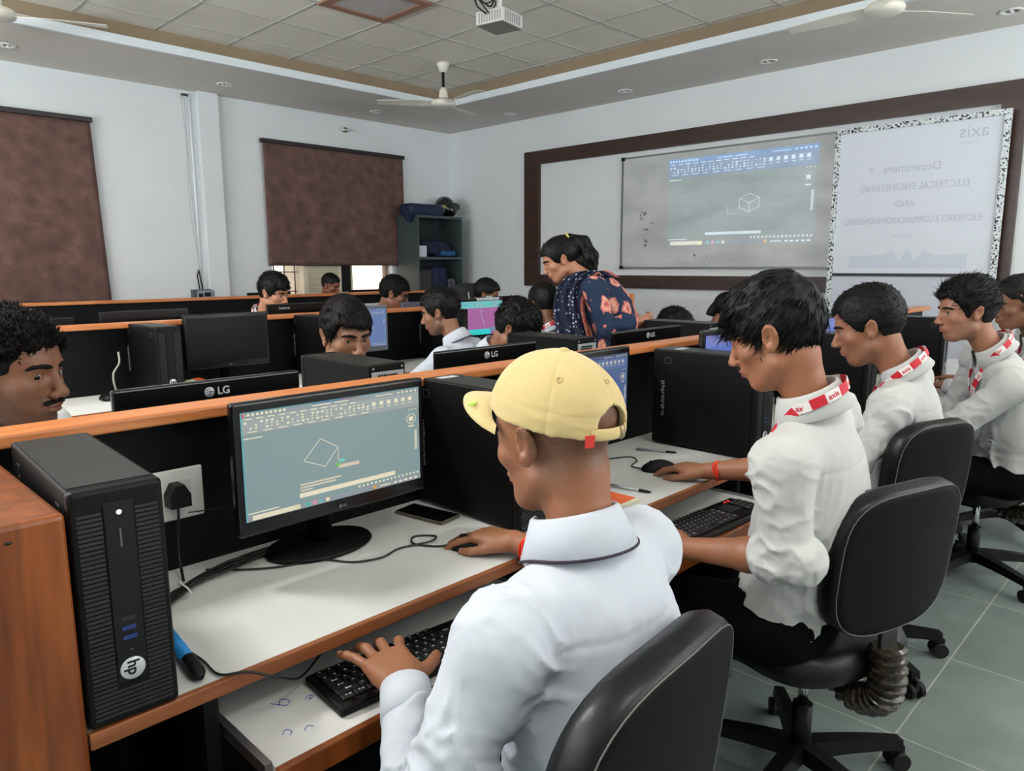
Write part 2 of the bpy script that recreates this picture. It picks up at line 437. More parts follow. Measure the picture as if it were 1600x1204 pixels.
MB().tube([(-.045, -.05, .0), (.045, -.05, 0)], .012, 8).build('arm', M_white, lh)

# roller blinds
def blind_mat():
    m = bpy.data.materials.new('brown_blind_fabric'); m.use_nodes = True
    nt = m.node_tree; b = nt.nodes['Principled BSDF']; L = nt.links
    tc = nt.nodes.new('ShaderNodeTexCoord')
    n = nt.nodes.new('ShaderNodeTexNoise'); n.inputs['Scale'].default_value = 7.5; n.inputs['Detail'].default_value = 3; n.inputs['Distortion'].default_value = 1.6
    v = nt.nodes.new('ShaderNodeTexVoronoi'); v.inputs['Scale'].default_value = 9; v.feature = 'SMOOTH_F1'
    ad = nt.nodes.new('ShaderNodeMath'); ad.operation = 'MULTIPLY'
    rp = nt.nodes.new('ShaderNodeValToRGB')
    rp.color_ramp.elements[0].position = 0.05; rp.color_ramp.elements[0].color = (*lin((84, 58, 52)), 1)
    rp.color_ramp.elements[1].position = 0.42; rp.color_ramp.elements[1].color = (*lin((112, 82, 74)), 1)
    L.new(tc.outputs['Object'], n.inputs['Vector']); L.new(tc.outputs['Object'], v.inputs['Vector'])
    L.new(n.outputs['Fac'], ad.inputs[0]); L.new(v.outputs['Distance'], ad.inputs[1]); L.new(ad.outputs[0], rp.inputs[0])
    L.new(rp.outputs[0], b.inputs['Base Color']); b.inputs['Roughness'].default_value = 0.75
    b.inputs['Sheen Weight'].default_value = .1
    return m
M_blind = blind_mat()
def blind(x0, x1, z0, z1, label, taper=0.0):
    r = empty('window_blind', (x0, ROOM_Y1 - .05, z1), 0, label, 'blind')
    nx, nz = 48, 30; me = bpy.data.meshes.new('fabric'); vs = []; fs = []
    w = x1 - x0; hgt = z1 - z0
    for j in range(nz + 1):
        for i in range(nx + 1):
            u, v = i / nx, j / nz
            x = u * w + (taper * v if u > .5 else -taper * v * .3) * abs(u - .5) * 2
            y = .007 * math.sin(u * 23 + v * 3) * v + .009 * math.sin(u * 9 - v * 4) * v
            vs.append((x, y, -v * hgt))
    for j in range(nz):
        for i in range(nx):
            a = j * (nx + 1) + i; fs.append((a, a + 1, a + nx + 2, a + nx + 1))
    me.from_pydata(vs, [], fs)
    f = mesh_obj('fabric', me, M_blind, r, smooth=True)
    sm = f.modifiers.new('thickness', 'SOLIDIFY'); sm.thickness = .002
    MB().box(-.02, w + .02, -.02, .03, -.005, .04, bevel=.006).build('head_rail', mat('dark_rail', (36, 30, 28), .4), r)
    MB().tube([(0, 0, -hgt), (w, 0, -hgt)], .008, 8).build('bottom_bar', mat('blind_bar', (66, 42, 36), .6), r)
    return r
blind(3.94, 5.79, 1.405, 2.695, 'brown mottled window blind beside the dark cabinet, lower edge lit by daylight')
blind(0.3, 2.28, 1.05, 2.68, 'brown mottled window blind at the left edge of the photo', 0.05)

# split air conditioner box standing in the window, behind the blind
ac = empty('window_air_conditioner', (4.72, 7.72, 1.06), 0, 'cream air conditioner box with a louvred side standing in the window', 'air conditioner')
MB().box(-.33, .33, -.1, .35, 0, .42, bevel=.01).build('body', mat('cream_metal', (226, 214, 190), .5), ac)
lv = MB()
for k in range(14): lv.box(-.28, .12, -.112, -.1, .04 + k * .026, .052 + k * .026)
lv.build('louvre', mat('louvre_paint', (176, 172, 150), .5), ac)
MB().box(.17, .29, -.115, -.1, .03, .38).build('control_panel', M_blackm, ac)
# what stands outside, seen through the strip under the blind
bw = empty('outside_building', (0, 12, 0), 0, 'sunlit building outside with a pink band, seen under the blind', 'building')
MB().box(-4, 14, 0, .5, 0, 4.5).build('facade', mat('sunlit_plaster', (250, 240, 225), .9), bw)
MB().box(-4, 14, -.05, 0, .6, .95).build('painted_band', mat('pink_band', (214, 130, 124), .9), bw)
og = tag(MB().box(-8, 18, 7.9, 30, -.4, -.3).build('outside_ground', mat('pale_ground', (190, 180, 165), .9)), kind='structure')
_s = bpy.data.lights.new('sun', 'SUN'); _s.energy = 4.5; _s.angle = .02; _s.color = (1, .93, .82)
_so = bpy.data.objects.new('sun', _s); C.objects.link(_so); _so.rotation_euler = (Vector((0.25, .8, -1.2))).to_track_quat('-Z', 'Y').to_euler()

# front wall: dark wooden frame, whiteboard, projected picture, banner stand
FX = ROOM_X1
fr = MB()
fr.box(FX - .05, FX, 1.22, 6.21, 2.562, 2.712); fr.box(FX - .05, FX, 1.22, 6.21, 1.15, 1.285)
fr.box(FX - .05, FX, 5.985, 6.21, 1.285, 2.562); fr.box(FX - .05, FX, 1.22, 1.375, 1.285, 2.562)
tag(fr.build('board_frame', M_frame), 'large dark brown wooden frame on the front wall around the whiteboard', 'frame')
def board_mat():
    m = bpy.data.materials.new('used_whiteboard'); m.use_nodes = True
    nt = m.node_tree; b = nt.nodes['Principled BSDF']; L = nt.links
    tc = nt.nodes.new('ShaderNodeTexCoord'); mp = nt.nodes.new('ShaderNodeMapping'); mp.inputs['Scale'].default_value = (1, 1.4, 4)
    n = nt.nodes.new('ShaderNodeTexNoise'); n.inputs['Scale'].default_value = 1.3; n.inputs['Detail'].default_value = 8; n.inputs['Distortion'].default_value = .15
    rp = nt.nodes.new('ShaderNodeValToRGB'); rp.color_ramp.elements[0].position = .33; rp.color_ramp.elements[0].color = (*lin((176, 180, 179)), 1)
    rp.color_ramp.elements[1].position = .6; rp.color_ramp.elements[1].color = (*lin((198, 201, 199)), 1)
    L.new(tc.outputs['Object'], mp.inputs[0]); L.new(mp.outputs[0], n.inputs['Vector']); L.new(n.outputs['Fac'], rp.inputs[0]); L.new(rp.outputs[0], b.inputs['Base Color'])
    b.inputs['Roughness'].default_value = .28
    return m
wb = empty('whiteboard', (FX - .012, 3.55, 1.93), 0, 'smudged whiteboard with a projected drawing program inside the brown frame', 'whiteboard')
MB().box(-.01, .01, -1.22, 1.235, -.555, .565).build('board', board_mat(), wb)
f = MB(); e = mat('board_rim', (120, 122, 124), .4, .6)
f.box(-.018, .012, 1.23, 1.25, -.575, .58); f.box(-.018, .012, -1.23, 1.25, .565, .58); f.box(-.018, .012, -1.23, 1.25, -.575, -.56)
f.box(-.022, .01, 1.215, 1.255, .55, .585, 1); f.box(-.022, .01, 1.215, 1.255, -.58, -.545, 1)
f.build('rim', [e, M_black], wb)
sm = MB(); rr = random.Random(3)
for (cy, cz, n_, sy, sz) in ((.97, -.02, 7, .03, .03), (.93, -.32, 7, .02, .04), (.93, -.12, 6, .08, .07), (.2, -.45, 3, .5, .04)):
    for _ in range(n_):
        y = cy + rr.uniform(-sy, sy); z = cz + rr.uniform(-sz, sz); a = rr.uniform(.2, 1.2); l = rr.uniform(.004, .022); w = rr.uniform(.002, .006)
        dy, dz = math.cos(a) * l, math.sin(a) * l; py, pz = -math.sin(a) * w, math.cos(a) * w
        sm.quad([(-.0108, y - dy - py, z - dz - pz), (-.0108, y + dy - py, z + dz - pz), (-.0108, y + dy + py, z + dz + pz), (-.0108, y - dy + py, z - dz + pz)])
sm.build('marker_smudge', mat('old_marker', (70, 72, 74), .7), wb)

# emissive picture built of coloured rectangles; u right, v up, both 0..1
def picture_mat(name, strength, alpha=1.0, rough=.4):
    m = bpy.data.materials.new(name); m.use_nodes = True
    nt = m.node_tree; b = nt.nodes['Principled BSDF']
    at = nt.nodes.new('ShaderNodeAttribute'); at.attribute_name = 'Col'
    b.inputs['Base Color'].default_value = (.01, .01, .012, 1); b.inputs['Roughness'].default_value = rough
    nt.links.new(at.outputs['Color'], b.inputs['Emission Color']); b.inputs['Emission Strength'].default_value = strength
    if alpha < 1: b.inputs['Alpha'].default_value = alpha
    return m
M_lcd = picture_mat('lit_lcd_picture', 1.0)
def picture(name, shapes, w, hgt, material, parent, O, U, V, N):
    """shapes: ('r',u0,v0,u1,v1,rgb) | ('l',[(u,v)..],width,rgb) | ('t',u,v,size,text,rgb) drawn in order"""
    O, U, V, N = map(Vector, (O, U, V, N))
    me = bpy.data.meshes.new(name); vs = []; fs = []; cols = []
    def P(u, v, k): return O + U * (u * w) + V * (v * hgt) + N * (.00012 * k)
    big = 0
    for s in shapes:
        if s[0] == 'r' and (s[3] - s[1]) * (s[4] - s[2]) > .012: big += 1; k = big * 2
        else: k = big * 2 + 1
        if s[0] == 'r':
            _, u0, v0, u1, v1, c = s
            i = len(vs); vs += [P(u0, v0, k), P(u1, v0, k), P(u1, v1, k), P(u0, v1, k)]; fs.append((i, i + 1, i + 2, i + 3)); cols.append(c)
        elif s[0] == 'q':
            i = len(vs); vs += [P(u, v, k) for u, v in s[1]]; fs.append(tuple(range(i, i + len(s[1])))); cols.append(s[2])
        elif s[0] == 'l':
            _, pts, wd, c = s
            for (a, b) in zip(pts[:-1], pts[1:]):
                d = Vector(((b[0] - a[0]) * w, (b[1] - a[1]) * hgt)); L_ = d.length or 1; nx, ny = -d.y / L_ * wd / 2 / w, d.x / L_ * wd / 2 / hgt
                i = len(vs); vs += [P(a[0] + nx, a[1] + ny, k), P(b[0] + nx, b[1] + ny, k), P(b[0] - nx, b[1] - ny, k), P(a[0] - nx, a[1] - ny, k)]
                fs.append((i, i + 1, i + 2, i + 3)); cols.append(c)
        elif s[0] == 't':
            _, u, v, sz, tx, c = s
            tm = text_mesh(tx, sz, 0); i = len(vs)
            vs += [P(u, v, k) + U * q.co.x + V * q.co.y for q in tm.vertices]
            for pl in tm.polygons: fs.append(tuple(i + q for q in pl.vertices)); cols.append(c)
            bpy.data.meshes.remove(tm)
    me.from_pydata([tuple(v) for v in vs], [], fs)
    at = me.color_attributes.new('Col', 'FLOAT_COLOR', 'CORNER')
    li = 0
    for pl, c in zip(me.polygons, cols):
        cc = (*lin(c), 1)
        for _ in pl.vertices: at.data[li].color = cc; li += 1
    return mesh_obj(name, me, material, parent)

def cad_shapes(bg, rib, ico, title, rnd, figure='rhombus', taskbar=(60, 70, 90)):
    S = [('r', 0, 0, 1, 1, bg), ('r', 0, .80, 1, 1, rib), ('r', 0, .945, 1, 1, title)]
    for k in range(10): S.append(('r', .01 + k * .022, .96, .022 + k * .022, .983, ico))
    S.append(('r', .36, .962, .46, .972, ico)); S.append(('r', .48, .962, .56, .972, ico)); S.append(('r', .72, .962, .83, .97, ico))
    for k in range(5): S.append(('r', .86 + k * .028, .958, .872 + k * .028, .978, ico))
    for k in range(11): S.append(('r', .02 + k * .055, .93, .055 + k * .055, .94, ico))
    for j in range(3):
        for k in range(26):
            if rnd.random() < .72:
                s_ = rnd.choice((.008, .011, .014)); S.append(('r', .015 + k * .026, .905 - j * .027 - s_, .015 + k * .026 + s_, .905 - j * .027 + .004, ico))
    for k in range(6): S.append(('r', .70 + k * .046, .87, .722 + k * .046, .91, ico)); S.append(('r', .70 + k * .046, .845, .725 + k * .046, .852, ico))
    for k in range(9): S.append(('r', .03 + k * .075, .812, .075 + k * .075, .82, ico))
    S.append(('r', 0, .785, 1, .80, tuple(int(v * .9) for v in rib))); S.append(('r', .01, .755, .1, .765, ico))
    # view cube
    cu, cv = .945, .67
    S.append(('l', [(cu + .03 * math.cos(a * PI / 8), cv + .05 * math.sin(a * PI / 8)) for a in range(17)], .0016, ico))
    S.append(('r', cu - .014, cv - .022, cu + .014, cv + .022, ico)); S.append(('r', cu - .018, cv - .085, cu + .018, cv - .07, ico)); S.append(('r', .965, .33, .982, .54, tuple(int(v * .7 + b * .3) for v, b in zip(ico, bg))))
    for k in range(3): S.append(('r', .93 + k * .022, .765, .94 + k * .022, .775, ico))
    if figure == 'rhombus':
        S.append(('l', [(.30, .455), (.395, .64), (.49, .525), (.415, .36), (.30, .455)], .0014, ico)); S.append(('l', [(.49, .525), (.49, .39)], .0014, ico))
        S.append(('r', .495, .37, .525, .4, (120, 220, 200))); S.append(('r', .475, .335, .50, .36, (120, 210, 90))); S.append(('r', .49, .31, .61, .345, (230, 214, 190)))
        S.append(('r', .0, .005, .0, .005, ico))
    else:
        S.append(('l', [(.52, .4), (.52, .5), (.585, .55), (.65, .5), (.65, .4), (.585, .35), (.52, .4)], .004 if figure == 'big' else .0012, ico))
        S.append(('l', [(.52, .5), (.585, .45), (.65, .5)], .004 if figure == 'big' else .0012, ico)); S.append(('l', [(.585, .45), (.585, .35)], .004 if figure == 'big' else .0012, ico))
        S.append(('l', [(.44, .42), (.44, .34), (.49, .34)], .004 if figure == 'big' else .0012, ico))
    S.append(('r', 0, 0, 1, .055, taskbar))
    S.append(('r', .03, .006, .27, .05, (244, 236, 206))); S.append(('r', .24, .008, .265, .048, (214, 208, 120)))
    for k, c in enumerate(((70, 190, 190), (226, 150, 170), (110, 190, 190), (250, 232, 190))): S.append(('r', .30 + k * .036, .012, .322 + k * .036, .046, c))
    S.append(('r', .69, .012, .71, .045, (226, 170, 60))); S.append(('r', .73, .02, .80, .032, ico))
    for k in range(5): S.append(('r', .82 + k * .034, .016, .842 + k * .034, .034, ico))
    for k in range(16): S.append(('r', .60 + k * .025, .066, .612 + k * .025, .085, ico))
    S.append(('r', .01, .068, .16, .078, ico))
    return S

rnd = random.Random(5)
# the projector's picture on the whiteboard (y runs right to left seen from the room)
pj = [s for s in cad_shapes((96, 120, 128), (70, 116, 168), (232, 246, 250), (84, 122, 164), rnd, 'big', (84, 108, 124))]
pj = [('r', 0, .08, 1, .79, (94, 116, 122))] + pj[1:]
pj.append(('r', .29, .115, .67, .145, (226, 240, 244)))
def proj_mat():
    m = bpy.data.materials.new('projected_light'); m.use_nodes = True
    nt = m.node_tree; nt.nodes.remove(nt.nodes['Principled BSDF'])
    at = nt.nodes.new('ShaderNodeAttribute'); at.attribute_name = 'Col'
    e = nt.nodes.new('ShaderNodeEmission'); e.inputs[1].default_value = .55
    t = nt.nodes.new('ShaderNodeBsdfTransparent'); t.inputs[0].default_value = (.86, .86, .86, 1); a = nt.nodes.new('ShaderNodeAddShader')
    nt.links.new(at.outputs['Color'], e.inputs[0]); nt.links.new(e.outputs[0], a.inputs[0]); nt.links.new(t.outputs[0], a.inputs[1]); nt.links.new(a.outputs[0], nt.nodes['Material Output'].inputs[0])
    return m
M_proj = proj_mat()
picture('projected_picture', pj, 1.52, .85, M_proj, wb, (-.0125, 4.225 - 3.55, 1.585 - 1.93), (0, -1, 0), (0, 0, 1), (-1, 0, 0))

# printed banner stand seen from behind: mirrored faint lettering, scuffed rim
bn = empty('banner_stand', (FX - .13, 1.905, 0), 0, 'white banner board with faint mirrored lettering and a scuffed black and white rim', 'banner')
M_sheet = mat('banner_sheet', (214, 219, 228), .6)
def scuff_mat():
    m = bpy.data.materials.new('scuffed_rim_tape'); m.use_nodes = True
    nt = m.node_tree; b = nt.nodes['Principled BSDF']; L = nt.links
    tc = nt.nodes.new('ShaderNodeTexCoord'); n = nt.nodes.new('ShaderNodeTexNoise'); n.inputs['Scale'].default_value = 75; n.inputs['Detail'].default_value = 4
    rp = nt.nodes.new('ShaderNodeValToRGB'); rp.color_ramp.interpolation = 'CONSTANT'; rp.color_ramp.elements[0].color = (*lin((40, 40, 44)), 1); rp.color_ramp.elements[1].position = .45; rp.color_ramp.elements[1].color = (*lin((214, 220, 222)), 1)
    L.new(tc.outputs['Object'], n.inputs['Vector']); L.new(n.outputs['Fac'], rp.inputs[0]); L.new(rp.outputs[0], b.inputs['Base Color']); b.inputs['Roughness'].default_value = .6
    return m
r_ = MB(); yl, yr = .60, -.60
r_.box(-.02, .02, yl - .02, yl + .02, .35, 2.5); r_.box(-.02, .02, yr - .02, yr + .02, .35, 2.5); r_.box(-.02, .02, yr + .02, yl - .02, 2.46, 2.5); r_.box(-.02, .02, yr + .02, yl - .02, .35, .39)
r_.build('rim', scuff_mat(), bn)
MB().box(-.004, .004, yr + .02, yl - .02, 1.32, 2.46).build('printed_sheet', M_sheet, bn)
MB().box(-.012, .012, yr + .02, yl - .02, 1.296, 1.32).build('hem_bar', mat('hem_bar', (28, 30, 44), .5), bn)
MB().box(-.001, .008, yr + .02, yl - .02, .39, 1.296).build('lower_sheet', mat('lower_sheet', (196, 200, 210), .6), bn)
for s_ in (yl, yr): MB().box(-.22, .1, s_ - .02, s_ + .02, 0, .03, bevel=.005).box(-.02, .02, s_ - .02, s_ + .02, .03, .35).build('foot', M_steel, bn)
Mm = Matrix(((0, 0, -1, -.0052), (1, 0, 0, 0), (0, 1, 0, 0), (0, 0, 0, 1)))  # text x -> +y: reads mirrored from the room
for body, sz, y, z, mi in (('Department', .085, .02, 2.145, 0), ('of', .05, .32, 2.15, 0), ('ELECTRICAL ENGINEERING', .075, .0, 2.0, 0), ('AND', .065, .05, 1.87, 0), ('ELECTRONICS & COMMUNICATION ENGINEERING', .07, .0, 1.74, 0), ('Established', .03, .05, 1.62, 1), ('axis', .13, -.39, 2.37, 0), ('COLLEGES', .03, -.37, 2.29, 1), ('- - - - -', .04, .42, 2.33, 1)):
    sx = .86 if len(body) > 20 else 1
    if len(body) > 30: sx = .62
    tx = MB(); text_into(tx, body, sz, Matrix.Translation((0, y, z)) @ Mm @ Matrix.Diagonal((sx, 1, 1, 1)), mi, 0.0002)
    tx.build('mirrored_lettering', [mat('faint_print', (188, 192, 202), .6), mat('fainter_print', (198, 202, 212), .6)], bn)
pb = MB()
pts = [(-.42, 1.36), (-.42, 1.47), (-.2, 1.46), (-.12, 1.5), (-.05, 1.42), (.0, 1.52), (.06, 1.42), (.12, 1.5), (.2, 1.47), (.45, 1.46), (.45, 1.36)]
vv = [pb.bm.verts.new((-.0046, y, z)) for y, z in pts]; pb.bm.faces.new(vv)
pb.build('printed_skyline', mat('pale_blue_print', (200, 208, 222), .6), bn)

# downlights in the soffit
for (x, y), w in zip(((1.58, 7.07), (3.34, 7.08), (5.1, 7.1), (6.265, 6.15), (6.256, 4.54), (6.248, 3.05), (6.23, 1.3)),
                     ('at the far left of the photo', 'beside the wall pillar', 'above the curtained window near the corner', 'nearest the far corner on the front wall side', 'above the left part of the whiteboard', 'above the right part of the whiteboard', 'above the banner at the right edge')):
    d = empty('downlight', (x, y, SOFFIT), 0, 'unlit round twin ceiling downlight ' + w, 'downlight', 'round downlights in the lowered ceiling border')
    MB().lathe([(.045, .0), (.075, 0), (.078, -.004), (.07, -.008), (.05, -.006), (.045, 0)], 28).build('ring', M_white, d)
    MB().lathe([(0, .03), (.03, .028), (.05, .0), (0, -.001)], 24).build('bowl', mat('downlight_bowl', (90, 90, 92), .2, .8), d)
    for s_ in (-.02, .02): MB().lathe([(0, -.012), (.008, -.01), (.014, 0)], 10).build('bulb', M_white, d, loc=(s_, 0, 0))

# ceiling fans
def fan(x, y, ztop, drop, rot, label, blades=True):
    f = empty('ceiling_fan', (x, y, ztop), rot, label, 'ceiling fan', 'white ceiling fans')
    W_ = mat('fan_ivory_paint', (222, 218, 206), .35)
    MB().lathe([(0, 0), (.062, 0), (.062, -.02), (.045, -.04), (.036, -.085), (0, -.085)], 24).build('canopy', W_, f)
    MB().tube([(0, 0, -.08), (0, 0, -drop + .1)], .013, 10).build('down_rod', M_blackm, f)
    MB().lathe([(0, .11), (.02, .11), (.036, .08), (.045, .03), (.04, .01), (0, .01)], 24).build('lower_canopy', W_, f, loc=(0, 0, -drop))
    MB().lathe([(0, .012), (.05, .012), (.105, -.008), (.118, -.03), (.112, -.052), (.085, -.064), (.04, -.07), (0, -.07)], 32).build('motor', W_, f, loc=(0, 0, -drop))
    for k in range(3):
        a = k * 2 * PI / 3; b = MB()
        n = 10; top = []; bot = []
        for i in range(n + 1):
            t_ = i / n; x_ = .1 + t_ * .52; wd = .035 + .03 * min(1, t_ * 3) - .008 * t_
            c_ = .015 - .01 * t_
            top.append([b.bm.verts.new((x_, s * wd, -.03 + c_ * s * 1.2 + q)) for s, q in ((-1, 0), (1, 0), (1, -.003), (-1, -.003))])
        for i in range(n):
            for k2 in range(4): b.bm.faces.new((top[i][k2], top[i][(k2 + 1) % 4], top[i + 1][(k2 + 1) % 4], top[i + 1][k2]))
        b.bm.faces.new(top[0]); b.bm.faces.new(list(reversed(top[-1])))
        b.build('blade', W_, f, loc=(0, 0, -drop), rot=(0, 0, a))
    return f
fan(4.74, 5.53, GRIDZ, .33, .35, 'white ceiling fan hanging in the corner of the tile field, whole in view')
fan(5.12, 1.75, GRIDZ, .27, -.55, 'white ceiling fan cut by the top edge above the brown frame')
fan(1.25, 5.75, GRIDZ, .27, 1.75, 'white ceiling fan cut by the top left corner of the photo')

# brown return-air grille set in one ceiling bay
gr = empty('ceiling_grille', (3.357, 4.65, GRIDZ), 0, 'square brown-framed air grille in the ceiling at the top edge', 'air grille')
g = MB(); a, b_ = .296, .225
g.box(-a, a, b_, a, -.02, 0); g.box(-a, a, -a, -b_, -.02, 0); g.box(-a, -b_, -b_, b_, -.02, 0); g.box(b_, a, -b_, b_, -.02, 0)
g.build('frame', mat('brown_grille_paint', (150, 110, 92), .5), gr)
g = MB()
for k in range(30):
    q = -b_ + (k + .5) * 2 * b_ / 30; g.box(q - .002, q + .002, -b_, b_, -.012, -.008); g.box(-b_, b_, q - .002, q + .002, -.0125, -.0085)
g.build('egg_crate', mat('grille_core', (176, 170, 168), .5), gr)
MB().box(-b_, b_, -b_, b_, -.002, 0).build('backing', mat('grille_dark', (84, 70, 66), .9), gr)

# projector under the ceiling
pr_ = empty('projector', (3.83, 3.86, GRIDZ), .18, 'white projector with dark cables hanging under the ceiling', 'projector')
Mpj = mat('projector_shell', (205, 204, 200), .4)
MB().box(-.125, .125, -.115, .115, -.24, -.15, bevel=.01, seg=3).build('case', [Mpj], pr_)
MB().box(-.12, .12, -.11, .11, -.243, -.24).build('underside', mat('projector_grey', (120, 118, 112), .5), pr_)
g = MB()
for k in range(9): g.box(-.127, -.125, -.1 + k * .022, -.09 + k * .022, -.23, -.165)
for k in range(9): g.box(-.1 + k * .022, -.09 + k * .022, -.117, -.115, -.23, -.165)
g.build('vent', mat('vent_grey', (150, 150, 148), .6), pr_)  # raised grey bars mark the vent slots
MB().lathe([(0, 0), (.03, 0), (.034, .02), (.02, .022), (0, .012)], 20, M=Matrix.Rotation(PI / 2, 4, 'Y')).build('lens', M_bezel, pr_, loc=(.125, .05, -.195))
MB().tube([(0, 0, -.15), (0, 0, 0)], .02, 10).box(-.05, .05, -.05, .05, -.012, 0).box(-.07, .07, -.008, .008, -.15, -.135).build('mount', M_white, pr_)
g = MB()
g.tube(spline([(-.12, .02, -.18), (-.19, .05, -.14), (-.16, .08, -.07), (-.08, .02, -.12), (-.02, .02, -.03)], 6), .006, 6)
g.tube(spline([(-.12, 0, -.18), (-.22, -.0, -.13), (-.24, .04, -.07), (-.13, .03, -.11), (-.03, .03, -.06), (-.02, .01, -.01)], 6), .005, 6)
g.tube(spline([(-.1, 0, -.16), (-.07, -.02, -.1), (-.1, .03, -.05), (-.02, 0, -.02)], 6), .005, 6)
g.build('cable', M_cable, pr_)

# steel rack in the corner with bags
ck = empty('steel_rack', (5.66, 7.12, 0), 0, 'dark grey open steel rack of bags in the far corner', 'cabinet')
Mg = mat('grey_green_steel', (74, 88, 88), .45, .2, noise=(3, .2))
w, d, hh = .72, .40, 2.0
sh = MB(); sh.box(0, .02, 0, d, 0, hh); sh.build('side_panel', Mg, ck)
MB().box(w - .02, w, 0, d, 0, hh).build('side_panel', Mg, ck)
MB().box(.02, w - .02, d - .012, d, 0, hh).build('back_panel', mat('dark_steel', (40, 48, 50), .5), ck)
for z in (.12, .55, 1.0, 1.47, hh - .03): MB().box(.02, w - .02, 0, d - .012, z, z + .03).build('shelf', Mg, ck)
# ================================================================== DESKS AND PARTITIONS
DZ = 0.75
def partition(name, x0, x1, y, ztop, label):
    p = empty(name, (x0, y, 0), 0, label, 'partition')
    MB().box(0, x1 - x0, -.012, .012, .0, ztop - .02).build('panel', M_panel, p)
    MB().box(-.01, x1 - x0 + .01, -.06, .03, ztop - .026, ztop, bevel=.006, seg=3).build('top_rail', M_orange, p)
    return p
partition('desk_partition', .12, 5.75, 1.572, 1.10, 'nearest black desk partition with a glossy orange wooden top rail')
partition('desk_partition', .2, 4.93, 3.972, 1.115, 'middle black desk partition behind the switched-off monitor')
partition('desk_partition', -.2, 5.45, 6.42, 1.127, 'farthest black desk partition with a thin orange rail under the windows')

def desk(name, x0, x1, yb, s, dz, trays, label, ends=()):
    """yb: back edge at the partition; s=-1: the users sit on the -y side"""
    d = empty(name, (0, 0, 0), 0, label, 'desk')
    D = .495; yf = yb + s * D
    ya, yb_ = min(yb, yf), max(yb, yf)
    MB().box(x0, x1, ya + (.012 if s < 0 else 0), yb_ - (.012 if s > 0 else 0), dz - .02, dz).build('worktop', M_desk, d)
    e0, e1 = (yf, yf + .012) if s < 0 else (yf - .012, yf)
    MB().box(x0, x1, e0, e1, dz - .024, dz + .0005, bevel=.002).build('front_edge', M_woodtop, d)
    for (a, b) in trays:
        t0, t1 = (yf - .14, yf + .24) if s < 0 else (yf - .24, yf + .14)
        tr = MB().box(a, b, t0 + .014, t1, dz - .108, dz - .092).build('keyboard_tray', M_desk, d)
        f0, f1 = (t0, t0 + .014) if s < 0 else (t1, t1 + .014)
        MB().box(a - .002, b + .002, t0, t0 + .014, dz - .13, dz - .090, bevel=.003).build('tray_edge', M_wood, tr)
        MB().box(a - .014, a - .002, t0 + .02, t1, dz - .105, dz - .085).build('slide_rail', M_steel, tr); MB().box(b + .002, b + .014, t0 + .02, t1, dz - .105, dz - .085).build('slide_rail', M_steel, tr)
        for q in (a - .03, b + .03):
            MB().box(q - .012, q + .012, ya + .02, yb_ - .0, 0, dz - .021).build('side_panel', M_panel, d)
    MB().box(x0, x1, yb + s * .004, yb + s * .02, .12, dz - .021).build('modesty_panel', M_panel, d) if trays else None
    return d
YB1, YB2, YB3 = 1.558, 3.958, 6.432
desk('computer_desk', .25, 5.7, YB1, -1, DZ, [(.455, 1.15), (1.36, 2.13), (2.33, 3.1), (3.3, 4.07), (4.27, 5.04)], 'long white topped computer desk nearest the camera, with pull-out keyboard trays')
desk('computer_desk', .2, 5.7, 1.586, 1, DZ, [], 'white topped desk on the far side of the nearest partition')
mid_desk = desk('computer_desk', .25, 4.93, YB2, -1, DZ + .015, [(.5, 1.2), (1.5, 2.2), (2.5, 3.2), (3.5, 4.2)], 'white topped desk in front of the middle partition')
desk('computer_desk', .25, 4.93, 3.986, 1, DZ + .015, [], 'white topped desk on the far side of the middle partition')
desk('computer_desk', 0, 5.4, YB3, 1, DZ, [], 'desk behind the farthest partition, next to the windows')

# varnished wooden end piece at the left edge
ep = empty('desk_end_post', (.123, 1.22, 0), 0, 'scratched varnished wooden desk end at the left edge, in front of the black tower', 'desk end')
MB().box(-.125, .125, -.16, .275, 0, 1.073, bevel=.008, seg=3).build('post', M_wood, ep)
MB().box(-.10, .085, -.1615, -.158, .955, .985).build('dark_chip', mat('wood_chip', (50, 28, 16), .7), ep) if False else None
for q in ((-.05, 1.035, .02), (.06, 1.05, .008), (-.02, .68, .006)):
    MB().lathe([(0, -.001), (q[2] * .5, -.001), (q[2] * .5, 0.0008), (0, .0008)], 7, M=Matrix.Translation((q[0], -.1605, q[1])) @ Matrix.Rotation(PI / 2, 4, 'X') @ Matrix.Diagonal((1.2, .6, 1, 1))).build('knot', mat('wood_knot', (38, 22, 14), .6), ep)
# wooden end panel of the middle row
MB().box(4.945, 4.97, 3.47, 4.48, 0, 1.165, bevel=.004).build('end_panel', M_orange, mid_desk)

